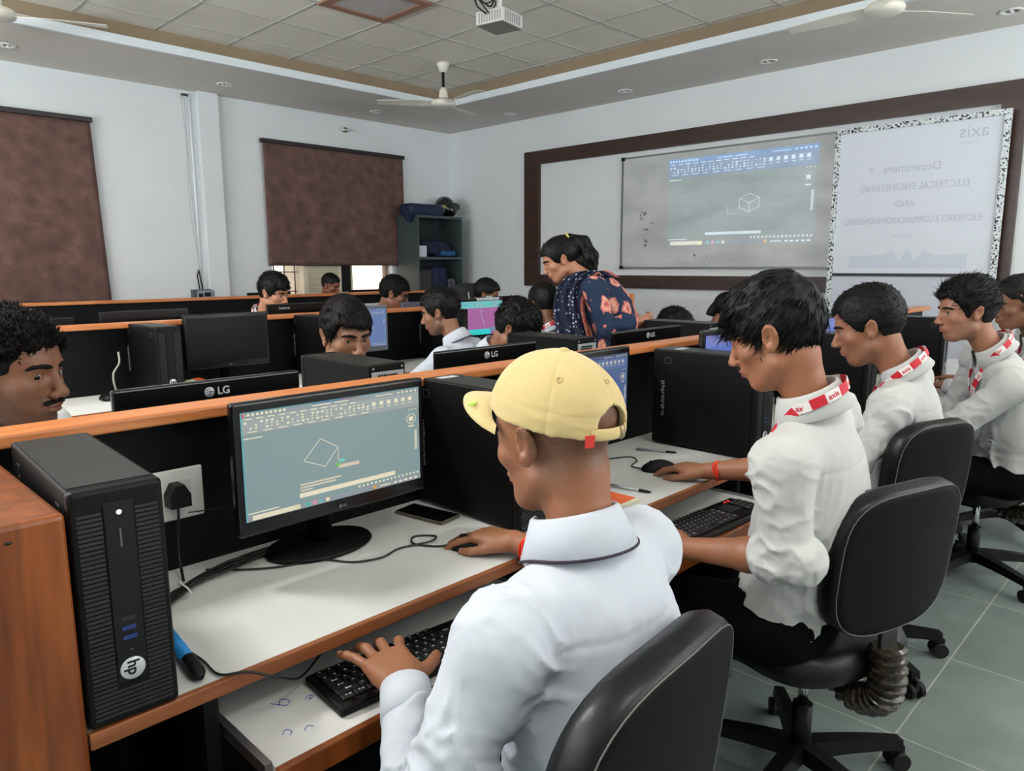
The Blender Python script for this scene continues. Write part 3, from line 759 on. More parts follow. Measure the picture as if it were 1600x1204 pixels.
# ================================================================== COMPUTERS
M_usb = mat('usb_blue', (26, 48, 110), .4)
M_silver = mat('rear_plate', (168, 172, 176), .45, .1)
M_slat = mat('grille_slat', (30, 30, 32), .5)
M_slats = mat('silver_grille_slat', (120, 124, 128), .4, .3)
M_sticker = mat('grey_sticker', (186, 190, 194), .5)
TW, TD, TH = .118, .40, .345
def tower(x, y, z, rz, label, front='full', side_label=True, back=False, rear_only=False, w=TW, silver=False):
    """origin: centre of the base; the front faces local -y"""
    t = empty('computer_tower', (x, y, z), rz, label, 'computer')
    MB().box(-w / 2, w / 2, -TD / 2 + .02, TD / 2, .008, TH, bevel=.004).build('case', M_case, t)
    MB().box(-w / 2 + .006, w / 2 - .006, -TD / 2 + .03, TD / 2 - .006, TH, TH + .0012).build('top_cover', M_casetop, t)
    fm = MB(); fm.box(-w / 2 - .001, w / 2 + .001, -TD / 2, -TD / 2 + .022, .004, TH + .001, bevel=.007, seg=3); fm.build('front_bezel', M_black, t)
    fy = -TD / 2
    s = MB(); n = 46
    for k in range(n):
        z0 = .016 + k * (TH - .045) / n
        for (a, b) in ((-w / 2 + .008, -.021), (.021, w / 2 - .008)):
            if z0 < .055: continue
            s.box(a, b, fy - .0016, fy, z0, z0 + .0038)
        if z0 < .055: s.box(-w / 2 + .008, w / 2 - .008, fy - .0016, fy, z0, z0 + .0038)
    s.build('front_grille', M_slats if silver else M_slat, t)
    MB().box(-.019, .019, fy - .003, fy, .062, TH - .02, bevel=.0012).build('centre_strip', M_blackm, t)
    if front == 'full':
        MB().lathe([(0, -.0015), (.0028, -.0015), (.0034, 0)], 14, M=Matrix.Rotation(-PI / 2, 4, 'X')).build('power_light', mat('power_led', (255, 240, 244), .3, emit=((255, 238, 244), 2.5)), t, loc=(0.0, fy - .0045, TH - .035))
        MB().box(-.0012, .0012, fy - .0034, fy - .003, TH - .085, TH - .058).build('model_mark', mat('grey_mark', (86, 88, 90), .5), t)
        for k, c in enumerate((M_slat, M_usb, M_usb)):
            MB().box(-.009, .009, fy - .0036, fy - .003, .152 - k * .014, .158 - k * .014).build('usb_port', c, t)
        for k in range(2): MB().lathe([(0, 0), (.003, 0), (.003, -.001), (0, -.001)], 10, M=Matrix.Rotation(-PI / 2, 4, 'X')).build('audio_jack', M_slat, t, loc=(0, fy - .003, .107 - k * .012))
    lg = MB(); lg.lathe([(0, .001), (.0155, .001), (.0165, 0)], 28, mi=0, M=Matrix.Translation((0, fy - .0036, .080)) @ Matrix.Rotation(PI / 2, 4, 'X'))
    text_into(lg, 'hp', .022, Matrix.Translation((0, fy - .0049, .0815)) @ Matrix.Rotation(PI / 2, 4, 'X') @ Matrix.Rotation(-PI / 2 if front == 'full' else 0, 4, 'Z'), 1, .0003, True)
    lg.build('logo', [mat('logo_silver', (196, 200, 204), .35, .2), M_blackm], t)
    if side_label:
        l = MB(); r_ = random.Random(int(abs(x) * 99))
        for k in range(16):
            l.box(-w / 2 - .0012, -w / 2, TD / 2 - .05 + r_.uniform(0, .004), TD / 2 - .05 + r_.uniform(.006, .018), .23 - k * .008, .234 - k * .008)
        l.build('side_label', mat('label_print', (120, 124, 128), .5), t)
    for q in (TD / 2 - .06, -TD / 2 + .06):
        g = MB(); g.box(-w / 2 - .0012, -w / 2, q - .013, q - .010, .298, .318).box(-w / 2 - .0012, -w / 2, q + .010, q + .013, .298, .318).box(-w / 2 - .0012, -w / 2, q - .013, q + .013, .316, .319).box(-w / 2 - .0012, -w / 2, q - .013, q + .013, .297, .2995)
        g.build('side_latch', mat('latch_grey', (52, 54, 56), .4), t)
    if back:
        MB().box(-w / 2 + .008, w / 2 - .008, TD / 2, TD / 2 + .002, .02, TH - .022).build('rear_plate', M_silver, t)
        g = MB()
        for i in range(7):
            for j in range(6):
                g.lathe([(0, 0), (.0048, 0), (.0048, .0012), (0, .0012)], 6, M=Matrix.Translation((-.03 + i * .0105 + (j % 2) * .005, TD / 2 + .0018, TH - .035 - j * .0098)) @ Matrix.Rotation(-PI / 2, 4, 'X'))
        g.build('vent_hole', M_blackm, t)
        for q in (-w / 2 + .014, w / 2 - .014): MB().lathe([(0, .003), (.004, .002), (.004, 0)], 8, M=Matrix.Rotation(-PI / 2, 4, 'X')).build('screw', M_steel, t, loc=(q, TD / 2 + .001, TH - .012))
    else:
        MB().box(-w / 2 + .008, w / 2 - .008, TD / 2, TD / 2 + .002, .02, TH - .022).build('rear_plate', M_silver, t)
    return t

def lg_badge(mb, s, M, mi=0):
    """round face emblem plus the two letters, width about 3.1*s"""
    ring = []
    mb.lathe([(0, .0002), (s * .5, .0002), (s * .5, 0), (0, 0)], 28, mi=mi, M=M @ Matrix.Translation((-s * 1.0, 0, 0)))
    D = .0006
    c = M @ Matrix.Translation((-s, 0, D))
    # dark strokes of the face: L nose, outer G arc, eye
    def seg(x0, x1, y0, y1): mb.box(x0 * s, x1 * s, y0 * s, y1 * s, -.0001, .0001, mi + 1, M=c)
    seg(-.03, .03, -.24, .24); seg(-.03, .14, -.24, -.18); seg(.05, .40, -.02, .04)
    mb.lathe([(0, 0), (s * .055, 0), (s * .055, .0002), (0, .0002)], 10, mi=mi + 1, M=c @ Matrix.Translation((-s * .18, s * .2, 0)))
    pts = [(.38 * s * math.cos(a), .38 * s * math.sin(a), 0) for a in [math.radians(75 + k * 19) for k in range(16)]]
    mb.tube([c @ Vector(p) for p in pts], s * .018, 5, mi=mi + 1)
    text_into(mb, 'LG', s * 1.05, M @ Matrix.Translation((s * .42, 0, 0)), mi, .0004, True)

M_logo = mat('printed_logo_grey', (178, 182, 190), .4)
def monitor(x, y, z0, rz, w, hgt, zbot, label, shapes=None, off=True, back='LG', tilt=0.0, base=True, strength=1.0, bez=.016, body_mat=None, smalllogo=True, neck_y=.075):
    """front faces local -y, front plane at local y=0; zbot = bottom of the housing above the desk"""
    m = empty('monitor', (x, y, z0), rz, label, 'monitor')
    bm_ = body_mat or M_bezel
    R_ = Matrix.Translation((0, 0, zbot)) @ Matrix.Rotation(-tilt, 4, 'X')
    hb = MB(); hb.box(-w / 2, w / 2, .0, .022, 0, hgt, bevel=.006, seg=3, M=R_); hb.box(-w / 2 + .03, w / 2 - .03, .02, .042, .03, hgt - .06, bevel=.012, seg=3, M=R_)
    h = hb.build('housing', bm_, m)
    bb = bez * 2.0
    if shapes:
        s = picture('screen', shapes, w - 2 * bez, hgt - bez * 1.2 - bb, M_lcd, m, R_ @ Vector((-w / 2 + bez, -.0012, bb)), R_.to_3x3() @ Vector((1, 0, 0)), R_.to_3x3() @ Vector((0, 0, 1)), R_.to_3x3() @ Vector((0, -1, 0)))
    else:
        MB().box(-w / 2 + bez, w / 2 - bez, -.0012, .0, bb, hgt - bez * 1.2, M=R_).build('screen', M_screenoff, m)
    if smalllogo:
        g = MB(); lg_badge(g, .0075, R_ @ Matrix.Translation((.004, -.0012, bb * .45)) @ Matrix.Rotation(PI / 2, 4, 'X')); g.build('front_logo', [mat('dim_logo', (120, 124, 128), .4), M_bezel], m)
    if back:
        g = MB()
        Mb = R_ @ Matrix.Translation((0.0, .0225, hgt - .030)) @ Matrix.Rotation(PI, 4, 'Z') @ Matrix.Rotation(PI / 2, 4, 'X')
        if back == 'LG': lg_badge(g, .026, Mb @ Matrix.Translation((.012, 0, 0)))
        else: text_into(g, back, .026, Mb @ Matrix.Translation((-w * .25, 0.004, 0)), 0, .0004)
        g.build('back_logo', [M_logo, M_bezel], m)
    if base:
        MB().tube([(0, neck_y, .01), (0, neck_y, zbot + .05), (0, neck_y - .03, zbot + .09)], [.03, .026, .024], 14).build('stand_neck', M_black, m)
        MB().lathe([(0, 0), (.125, 0), (.13, .004), (.125, .010), (.06, .016), (.03, .022), (0, .022)], 40, M=Matrix.Translation((0, neck_y, 0)) @ Matrix.Diagonal((1, .72, 1, 1))).build('stand_base', M_black, m)
    return m

# ---- nearest row, user side
tower(.321, 1.26, DZ, -.05, 'black HP tower computer with a glowing power light, beside the wooden desk end')
T2 = tower(1.268, 1.36, DZ, 0, 'black tower computer standing behind the yellow cap, right of the lit drawing screen')
T3 = tower(2.285, 1.265, DZ, 0, 'black tower computer in front of the boy with the red wrist thread')
tower(3.29, 1.265, DZ, 0, 'black tower computer between the second and third seated boys of the near row')
T5 = tower(4.66, 1.33, DZ, .06, 'black tower computer with a silver ribbed front at the right, below the banner', silver=True)
for t_, (a, b) in ((T2, (.02, .035)), (T3, (-.03, .06))):
    MB().box(-.03, .03, .11, .135, TH + .0012, TH + .0018).build('sticker', M_sticker, t_)
rnd = random.Random(11)
bg1 = (140, 164, 164)
S1 = cad_shapes(bg1, (168, 178, 176), (250, 242, 208), (150, 164, 166), rnd, taskbar=(150, 160, 166))
for k in range(3): S1.append(('r', .275, .165 + k * .028, .44 + k * .03 - (.1 if k == 0 else 0), .182 + k * .028, (226, 214, 190)))
S1.append(('r', .27, .105, .83, .15, (250, 240, 212))); S1.append(('r', .0, .993, 1, 1, (70, 150, 160))); S1.append(('r', .0, 0, .006, 1, (90, 180, 190)))
S1.append(('r', .36, .985, .60, .993, (70, 110, 190))); S1.append(('r', .52, .985, .62, .993, (214, 90, 60))); S1.append(('r', .008, .955, .018, .985, (214, 80, 76)))
monitor(.845, 1.352, DZ, 0, .470, .273, .106, 'lit widescreen monitor showing a grey drawing program, nearest the camera', S1, neck_y=.1)
S2 = cad_shapes((72, 98, 150), (84, 110, 160), (214, 206, 190), (60, 80, 120), rnd, 'cube')
monitor(1.685, 1.352, DZ, 0, .470, .273, .115, 'lit monitor with a blue drawing window, half hidden behind the yellow cap', S2, neck_y=.1)
S3 = cad_shapes((86, 116, 206), (100, 128, 208), (170, 150, 190), (90, 110, 190), rnd, 'cube')
monitor(2.62, 1.36, DZ, 0, .470, .273, .131, 'monitor with a bright blue screen behind the black-haired boy of the near row', S3, neck_y=.1)
monitor(3.72, 1.36, DZ, 0, .470, .273, .135, 'lit monitor glimpsed between two seated boys in front of the banner', S3, neck_y=.1)

# ---- far side of the nearest partition: backs of monitors and towers
monitor(.796, 1.872, DZ, PI, .485, .285, .068, 'monitor back with a large grey LG logo, left of the lit screen', None)
monitor(1.78, 1.872, DZ, PI, .485, .285, .076, 'monitor back with a grey LG logo, just left of the yellow cap', None)
monitor(2.775, 1.872, DZ, PI, .53, .285, .077, 'monitor back with a grey LG logo, right of the yellow cap', None)
tower(1.325, 2.03, DZ, PI, 'tower computer turned back to front in front of the boy with lowered eyes', back=True, w=.135)
tower(2.375, 2.09, DZ, PI, 'tower computer turned back to front, just above the yellow cap', back=True, w=.135)
tower(3.44, 2.09, DZ, PI, 'tower computer turned back to front, left of the girl with black hair', back=True, w=.15)
gm = monitor(5.32, 1.72, DZ, PI, .30, .25, .11, 'small light grey monitor back on the far side, above the silver-fronted tower', None, back=None, smalllogo=False, body_mat=mat('pale_housing', (150, 154, 170), .4))

# ---- middle row, near side
DZ2 = DZ + .015
tower(1.335, 3.78, DZ2, .03, 'black tower computer standing left of the switched-off monitor', front='plain')
tower(2.24, 3.76, DZ2, .02, 'black tower computer right of the switched-off monitor, behind the dark-haired boy', front='plain')
tower(3.19, 3.78, DZ2, .0, 'black tower computer behind the head of the boy with the dark collar line', front='plain')
monitor(1.72, 3.78, DZ2, -.02, .455, .285, .098, 'switched-off black monitor in the middle row', None, back=None, neck_y=.072, tilt=.03)
S4 = cad_shapes((108, 132, 184), (112, 136, 186), (180, 180, 190), (100, 124, 176), rnd, 'cube', (118, 140, 186))
monitor(2.585, 3.77, DZ2, .02, .32, .282, .104, 'silver-framed monitor with a pale blue screen behind the dark-haired boy', S4, back=None, neck_y=.072, body_mat=mat('grey_bezel', (110, 114, 122), .35), smalllogo=False)
S5 = [('r', 0, 0, 1, 1, (178, 104, 168)), ('r', 0, .8, 1, 1, (120, 204, 206))]
for k in range(26): S5.append(('r', .02 + k * .037, .84 + rnd.random() * .08, .045 + k * .037, .9 + rnd.random() * .06, rnd.choice(((60, 180, 176), (190, 170, 200), (70, 220, 200)))))
S5 += [('r', 0, 0, .72, .16, (40, 226, 220)), ('r', .72, 0, 1, .16, (150, 110, 170)), ('r', .1, .06, .6, .07, (20, 180, 190)), ('l', [(.52, .76), (.50, .66), (.53, .5), (.58, .3), (.59, .24)], .004, (190, 190, 226)), ('l', [(.5, .7), (.55, .68)], .004, (190, 190, 226)), ('r', .7, .1, .9, .2, (120, 150, 180))]
monitor(3.54, 3.77, DZ2, 0, .455, .285, .115, 'monitor with a magenta and turquoise screen in the middle row', S5, back=None, neck_y=.072)
tag(MB().box(-.12, .1, -.0, .002, 0, .02).box(-.03, .03, -.001, .002, .012, .03).build('white_sticker', M_sticker, None, (3.62, 3.765, DZ2 + .385)), 'torn white sticker on top of the magenta-screened monitor', 'sticker')

# ---- middle row, far side: backs
monitor(.93, 4.36, DZ2, PI, .44, .28, .085, 'monitor back seen over the far-left boy, behind the middle partition', None, back='Lenovo')
monitor(1.51, 4.36, DZ2, PI, .475, .285, .100, 'plain monitor back above the black tower in the middle row', None, back=None)
monitor(2.45, 4.33, DZ2, PI, .46, .285, .106, 'Lenovo monitor back in front of the boy with a moustache', None, back='Lenovo')
lp_ = empty('silver_lid', (2.93, 4.36, DZ2 + .34), 0, 'thin silver monitor top standing right of the Lenovo monitor', 'monitor')
MB().box(-.16, .16, -.012, .012, -.0, .025, bevel=.003).build('top_edge', M_silver, lp_)
MB().box(-.16, .16, -.014, .01, -.27, -.001).build('housing', M_black, lp_)
MB().box(-.05, .05, -.05, .03, -.34, -.27).build('stand', M_black, lp_)
monitor(3.55, 4.4, DZ2, PI, .46, .285, .075, 'grey monitor back beside the boy with glasses', None, back=None, body_mat=mat('grey_back', (84, 92, 110), .45))
monitor(4.35, 4.4, DZ2, PI, .46, .285, .09, 'dark monitor back left of the standing woman', None, back=None)
# ---- behind the farthest partition
monitor(3.55, 6.85, DZ, PI, .46, .29, .10, 'black monitor back in front of the bright window, behind the moustached boy', None, back=None)
monitor(4.70, 6.85, DZ, PI, .46, .29, .095, 'black monitor back under the blind, left of the boy with glasses', None, back=None)

# ---- wall sockets on the partition with a plug
sk = empty('power_socket', (.572, 1.557, .915), 0, 'white double power socket with a black three-pin plug, behind the near tower', 'socket')
MB().box(-.055, .055, -.008, 0, -.055, .055, bevel=.004, seg=3).build('face_plate', M_white, sk)
MB().box(.0, .028, -.0085, -.008, -.03, .03).box(.008, .02, -.011, -.008, -.012, .012).build('switch', mat('switch_white', (208, 208, 204), .4), sk)
g = MB(); g.prism([(-.028, -.022), (-.028, .004), (-.016, .026), (.002, .026), (.014, .004), (.014, -.022)], .009, .045, M=Matrix.Rotation(PI / 2, 4, 'X'))
tag(g.build('power_plug', M_black, None, (.572, 1.557, .918)), 'black three-pin plug pushed into the white socket', 'plug')
sk2 = empty('power_socket', (1.60, 3.957, 1.03), 0, 'white power socket edge left of the switched-off monitor', 'socket')
MB().box(-.03, .03, -.008, 0, -.06, .06, bevel=.004).build('face_plate', M_white, sk2)

# ---- cables and small things on the near desk
def cable(name, pts, r, label, m=M_cable, n=6, cat='cable'):
    return tag(MB().tube(spline(pts, n), r, 6).build(name, m), label, cat)
cable('mouse_cable', [(1.07, 1.225, .757), (1.03, 1.245, .7535), (1.0, 1.30, .7535), (1.03, 1.335, .7535), (1.065, 1.30, .754), (1.03, 1.275, .757), (.96, 1.30, .7535), (.90, 1.285, .7535), (.84, 1.31, .7535), (.80, 1.37, .7535), (.72, 1.40, .7535), (.66, 1.44, .7535), (.60, 1.5, .7535)], .0022, 'black mouse cable looping across the near white desk')
cable('mouse_cable', [(1.90, 1.235, .757), (1.90, 1.32, .7535), (1.97, 1.35, .7535), (1.99, 1.40, .7535), (1.88, 1.45, .7535), (1.8, 1.5, .7535), (1.76, 1.53, .7535)], .0022, 'black mouse cable on the second desk place')
cable('keyboard_cable', [(.38, 1.30, .754), (.425, 1.25, .7535), (.44, 1.15, .7535), (.44, 1.08, .7545), (.475, 1.053, .755), (.52, 1.03, .735), (.58, 1.08, .69), (.66, 1.15, .672)], .0022, 'thin black cable running over the desk edge beside the near tower')
rr = random.Random(2)
for i in range(7):
    a = rr.uniform(-.02, .02); b = rr.uniform(-.015, .02)
    cable('power_cable', [(.385, 1.34 + a, .757 + i * .0015), (.44, 1.36 + b, .756 + .004 * i), (.50, 1.40 + a * .5, .758 + .004 * (i % 4)), (.56, 1.44 + b * .5, .758 + .004 * (i % 3)), (.64, 1.47 + a, .757 + .003 * (i % 4)), (.70, 1.49 + b, .757), (.78, 1.5 + a * .5, .757)], .0032, 'black computer cables bundled between the near tower and the lit monitor').__setitem__('group', 'bundled cables behind the near tower')
tag(MB().tube([(.515 + .006 * math.cos(k), 1.405 + .022 * math.cos(k * PI / 6), .767 + .017 * math.sin(k * PI / 6)) for k in range(13)], .0016, 5).build('cable_tie', M_white), 'white cable tie round the black cable bundle', 'cable tie')
cable('plug_cable', [(.564, 1.53, .90), (.563, 1.53, .87), (.56, 1.535, .80), (.55, 1.5, .765), (.53, 1.44, .77)], .003, 'black cable hanging from the three-pin plug')
cable('thin_wire', [(.59, 1.545, .872), (.66, 1.545, .865), (.72, 1.54, .872)], .0012, 'thin wire lying along the partition behind the lit monitor')
cable('white_wire', [(1.2, 3.86, .98), (1.19, 3.83, .93), (1.15, 3.8, .88), (1.16, 3.8, .80), (1.21, 3.8, .775)], .005, 'pale grey wire curling beside the middle row tower', M_graycable)
cable('hanging_cable', [(1.92, 1.5, .95), (1.93, 1.48, .88), (1.97, 1.49, .82), (1.93, 1.46, .77), (1.9, 1.5, .757)], .004, 'black cable bunched under the blue-screened monitor')
# blue marker pen
bl = empty('blue_marker_pen', (.425, 1.205, DZ), -1.67, 'blue marker pen with a black tip beside the near tower', 'pen')
MB().tube([(-.06, 0, .012), (.06, 0, .012)], .011, 12).build('barrel', mat('blue_plastic', (30, 128, 196), .35), bl)
MB().tube([(.06, 0, .012), (.11, 0, .011), (.125, 0, .010)], [.012, .012, .004], 12).build('tip', M_blackm, bl)
# mobile phone
ph = empty('mobile_phone', (1.15, 1.435, DZ + .0), -1.40, 'black mobile phone in a clear case, lying right of the monitor stand', 'phone')
MB().box(-.08, .08, -.038, .038, .001, .009, bevel=.003, seg=3).build('case', mat('phone_case', (92, 84, 78), .3), ph)
MB().box(-.077, .077, -.035, .035, .009, .0098).build('screen', M_bezel, ph)
# pens, booklet
def pen(x, y, z, rz, body, label):
    p = empty('ballpoint_pen', (x, y, z), rz, label, 'pen')
    MB().tube([(-.07, 0, .0045), (.035, 0, .0045)], .0042, 10).build('barrel', body, p)
    MB().tube([(.035, 0, .0045), (.062, 0, .0045), (.072, 0, .0045)], [.0046, .0042, .001], 10).build('grip', M_blackm, p)
    MB().box(-.068, -.03, -.001, .001, .0085, .0105).build('clip', M_steel, p)
pen(1.694, 1.19, DZ, -1.36, mat('silver_barrel', (196, 200, 204), .25, .6), 'silver ballpoint pen with a black grip lying near the red booklet')
pen(2.12, 1.375, DZ, -1.15, mat('grey_barrel', (120, 124, 134), .3), 'dark pen lying behind the right hand with the red wrist thread')
bk = empty('booklet', (1.52, 1.175, DZ), .03, 'red and orange booklet with a cream edge on the desk beside the yellow-capped boy', 'book')
MB().box(-.11, .11, -.075, .075, 0, .008).build('pages', mat('cream_paper', (214, 206, 184), .8), bk)
MB().box(-.105, .105, -.062, .075, .008, .0092).build('cover', mat('red_cover', (206, 44, 34), .45, noise=(9, .5, (232, 120, 60))), bk)
# sheet of coloured paper on the middle desk
pp = empty('printed_paper', (1.45, 3.60, DZ2), .5, 'white paper with an orange corner lying in front of the switched-off monitor', 'paper')
MB().box(-.10, .10, -.07, .07, .0, .035, bevel=.001, M=Matrix.Rotation(.28, 4, 'X') @ Matrix.Translation((0, 0, .02))).build('sheet', mat('paper_white', (222, 222, 206), .8), pp)
MB().box(.05, .10, .03, .07, .0, .0365, M=Matrix.Rotation(.28, 4, 'X') @ Matrix.Translation((0, 0, .02))).box(.0, .0, .0, .0, 0, 0).build('orange_corner', mat('orange_print', (230, 96, 30), .8), pp)
MB().box(-.10, .0, .045, .07, .0, .0363, M=Matrix.Rotation(.28, 4, 'X') @ Matrix.Translation((0, 0, .02))).build('yellow_band', mat('yellow_print', (208, 200, 70), .8), pp)

# mice
def mouse(x, y, z, rz, label):
    m = empty('computer_mouse', (x, y, z), rz, label, 'mouse')
    b = MB(); n = 18; k_ = 12; rings = []
    for i in range(n + 1):
        t = i / n; yy = -.056 + .112 * t; w_ = .031 * (max(0, 1 - (2 * t - 1) ** 4)) ** .5; h_ = .036 * (max(0, math.sin(PI * (t * .82 + .12)))) ** .8
        if t in (0, 1): w_, h_ = .004, .006
        rings.append([b.bm.verts.new((w_ * math.cos(PI * j / k_), yy, .001 + h_ * math.sin(PI * j / k_) ** .8)) for j in range(k_ + 1)])
    for i in range(n):
        for j in range(k_):
            f = b.bm.faces.new((rings[i][j], rings[i][j + 1], rings[i + 1][j + 1], rings[i + 1][j])); f.smooth = True
        b.bm.faces.new((rings[i][0], rings[i + 1][0], rings[i + 1][k_], rings[i][k_]))
    b.bm.faces.new(rings[0]); b.bm.faces.new(rings[-1])
    b.build('shell', M_black, m)
    MB().tube([(-.003, .026, .027), (.003, .026, .027)], .006, 12).build('scroll_wheel', M_slat, m)
    return m
mouse(1.082, 1.185, DZ, .55, 'black mouse under the right hand of the boy in the yellow cap')
mouse(1.925, 1.235, DZ, .62, 'black mouse under the hand with the red wrist thread')
mouse(1.11, 3.78, DZ2, 0, 'black mouse on the far-left place of the middle row')
mouse(3.50, 1.18, DZ, .5, 'black mouse under the hand of the boy in front of the banner')

# keyboards with single keycaps
KC = None
def keyboard(x, y, z, rz, label, leds=False, L=.44, D=.135):
    global KC
    kb = empty('keyboard', (x, y, z), rz, label, 'keyboard')
    MB().box(-L / 2, L / 2, -D / 2, D / 2, 0, .016, bevel=.005, seg=3).build('tray', M_black, kb)
    MB().box(-L / 2 + .004, L / 2 - .004, -D / 2 + .001, -D / 2 + .016, .016, .0185, bevel=.001).build('front_lip', M_bezel, kb)
    def key(u, v, w_, me=None):
        global KC
        if KC is None: KC = {}
        if w_ not in KC:
            q = MB(); hw = w_ / 2 - .0012
            q.box(-hw, hw, -.0078, .0078, 0, .006, bevel=.0012)
            o = q.build('keycap', mat('keycap_black', (16, 16, 17), .45), kb)
            KC[w_] = o.data
        else:
            o = bpy.data.objects.new('keycap', KC[w_]); C.objects.link(o); o.parent = kb
        o.location = (u, v, .0155)
        return o
    glyph = MB(); p = .019; x0 = -L / 2 + .014; y0 = D / 2 - .017
    rows = [[1] * 13, [1] * 13 + [1.9], [1.5] + [1] * 12 + [1.4], [1.8] + [1] * 11 + [2.1], [2.3] + [1] * 10 + [2.6], [1.3, 1.3, 1.3, 5.6, 1.3, 1.3, 1.3, 1.5]]
    r_ = random.Random(4)
    for j, row in enumerate(rows):
        u = x0; v = y0 - j * .0178 - (.004 if j else 0)
        for w_ in row:
            ww = round(w_ * p, 4); key(u + ww / 2, v, ww)
            gx_ = u + ww / 2 - .003; glyph.box(gx_, gx_ + r_.uniform(.002, .005), v + .0, v + .0035, .0215, .0218)
            if w_ > 1.2 and w_ < 5: glyph.box(gx_ + .005, gx_ + .011, v, v + .0022, .0215, .0218)
            u += ww
    for j in range(5):
        for i in range(3):
            if j == 3: continue
            key(.098 + i * p, y0 - .004 - .0178 * (j + 1), round(p, 4)) if j < 4 else None
    for j in range(5):
        for i in range(3):
            u = .165 + i * p; v = y0 - .004 - .0178 * j - .0178
            if j < 4: key(u, v, round(p, 4)); glyph.box(u - .002, u + .002, v, v + .0035, .0215, .0218)
    glyph.build('key_legend', mat('legend_grey', (170, 172, 176), .6), kb)
    if leds: MB().box(.16, .165, y0 - .002, y0 + .002, .016, .0175).box(.178, .184, y0 - .002, y0 + .002, .016, .0175).build('status_light', mat('red_led', (255, 60, 40), .4, emit=((255, 50, 30), 4)), kb)
    else: MB().box(.16, .164, y0 - .002, y0 + .002, .016, .017).build('status_light', mat('off_led', (60, 60, 62), .4), kb)
    return kb
keyboard(.812, 1.018, DZ - .092, -.08, 'black keyboard with worn white legends on the nearest pulled-out tray')
keyboard(1.83, 1.0, DZ - .092, -.05, 'black keyboard with red indicator lights on the second tray', leds=True)
# pen scribbles on the near tray
sc_ = MB(); Zt = DZ - .0915
for pts in ([(.535, 1.075), (.545, 1.09), (.555, 1.078), (.545, 1.068), (.535, 1.08), (.528, 1.092)], [(.575, 1.06), (.585, 1.067), (.592, 1.06), (.58, 1.055), (.588, 1.064)], [(.50, 1.0), (.51, 1.008), (.515, .998), (.508, .99)], [(.53, .985), (.54, .992), (.546, .984)]):
    sc_.tube(spline([(a, b, Zt) for a, b in pts], 6), .0007, 4)
tag(sc_.build('pen_scribble', mat('blue_ink', (60, 70, 170), .6)), 'blue pen scribbles on the pulled-out white tray', 'scribble')
# ================================================================== CHAIRS
def superellipse_pad(mb, w, h_, t, ex, curve, mi=0, nu=28, edge=.35, mi_back=None):
    """upholstered pad: outline in the local x/z plane, thickness along y, front at -t/2"""
    out = []
    for k in range(nu):
        a = 2 * PI * k / nu; c, s = math.cos(a), math.sin(a)
        out.append((w / 2 * math.copysign(abs(c) ** (2 / ex), c), h_ / 2 * math.copysign(abs(s) ** (2 / ex), s)))
    prof = [(0.0, -t * .62), (.5, -t * .6), (.8, -t * .5), (.95, -t * .3), (1.0, 0), (.985, t * .3), (.96, t * .46)]
    rings = []
    for r, y in prof:
        if r == 0: rings.append([mb.bm.verts.new((0, y + curve(0, 0), 0))])
        else: rings.append([mb.bm.verts.new((x * r, y + curve(x * r, z * r), z * r)) for x, z in out])
    fs = []
    for i in range(len(rings) - 1):
        a, b = rings[i], rings[i + 1]
        for k in range(nu):
            k2 = (k + 1) % nu
            if len(a) == 1: fs.append(mb.bm.faces.new((a[0], b[k], b[k2])))
            else: fs.append(mb.bm.faces.new((a[k], b[k], b[k2], a[k2])))
    mb._mark(fs, mi, True)
    # flat board at the back
    last = rings[-1]; prev = last; fb = []
    for r in (.9, .6, .3, 0):
        if r == 0: c = [mb.bm.verts.new((0, t * .46 + curve(0, 0), 0))]
        else: c = [mb.bm.verts.new((x * .96 * r, t * .46 + curve(x * .96 * r, z * .96 * r), z * .96 * r)) for x, z in out]
        for k in range(nu):
            k2 = (k + 1) % nu
            if r == 0: fb.append(mb.bm.faces.new((prev[k], c[0], prev[k2])))
            else: fb.append(mb.bm.faces.new((prev[k], c[k], c[k2], prev[k2])))
        prev = c
    mb._mark(fb, mi if mi_back is None else mi_back, True)
    return [(v.co.copy()) for v in last]

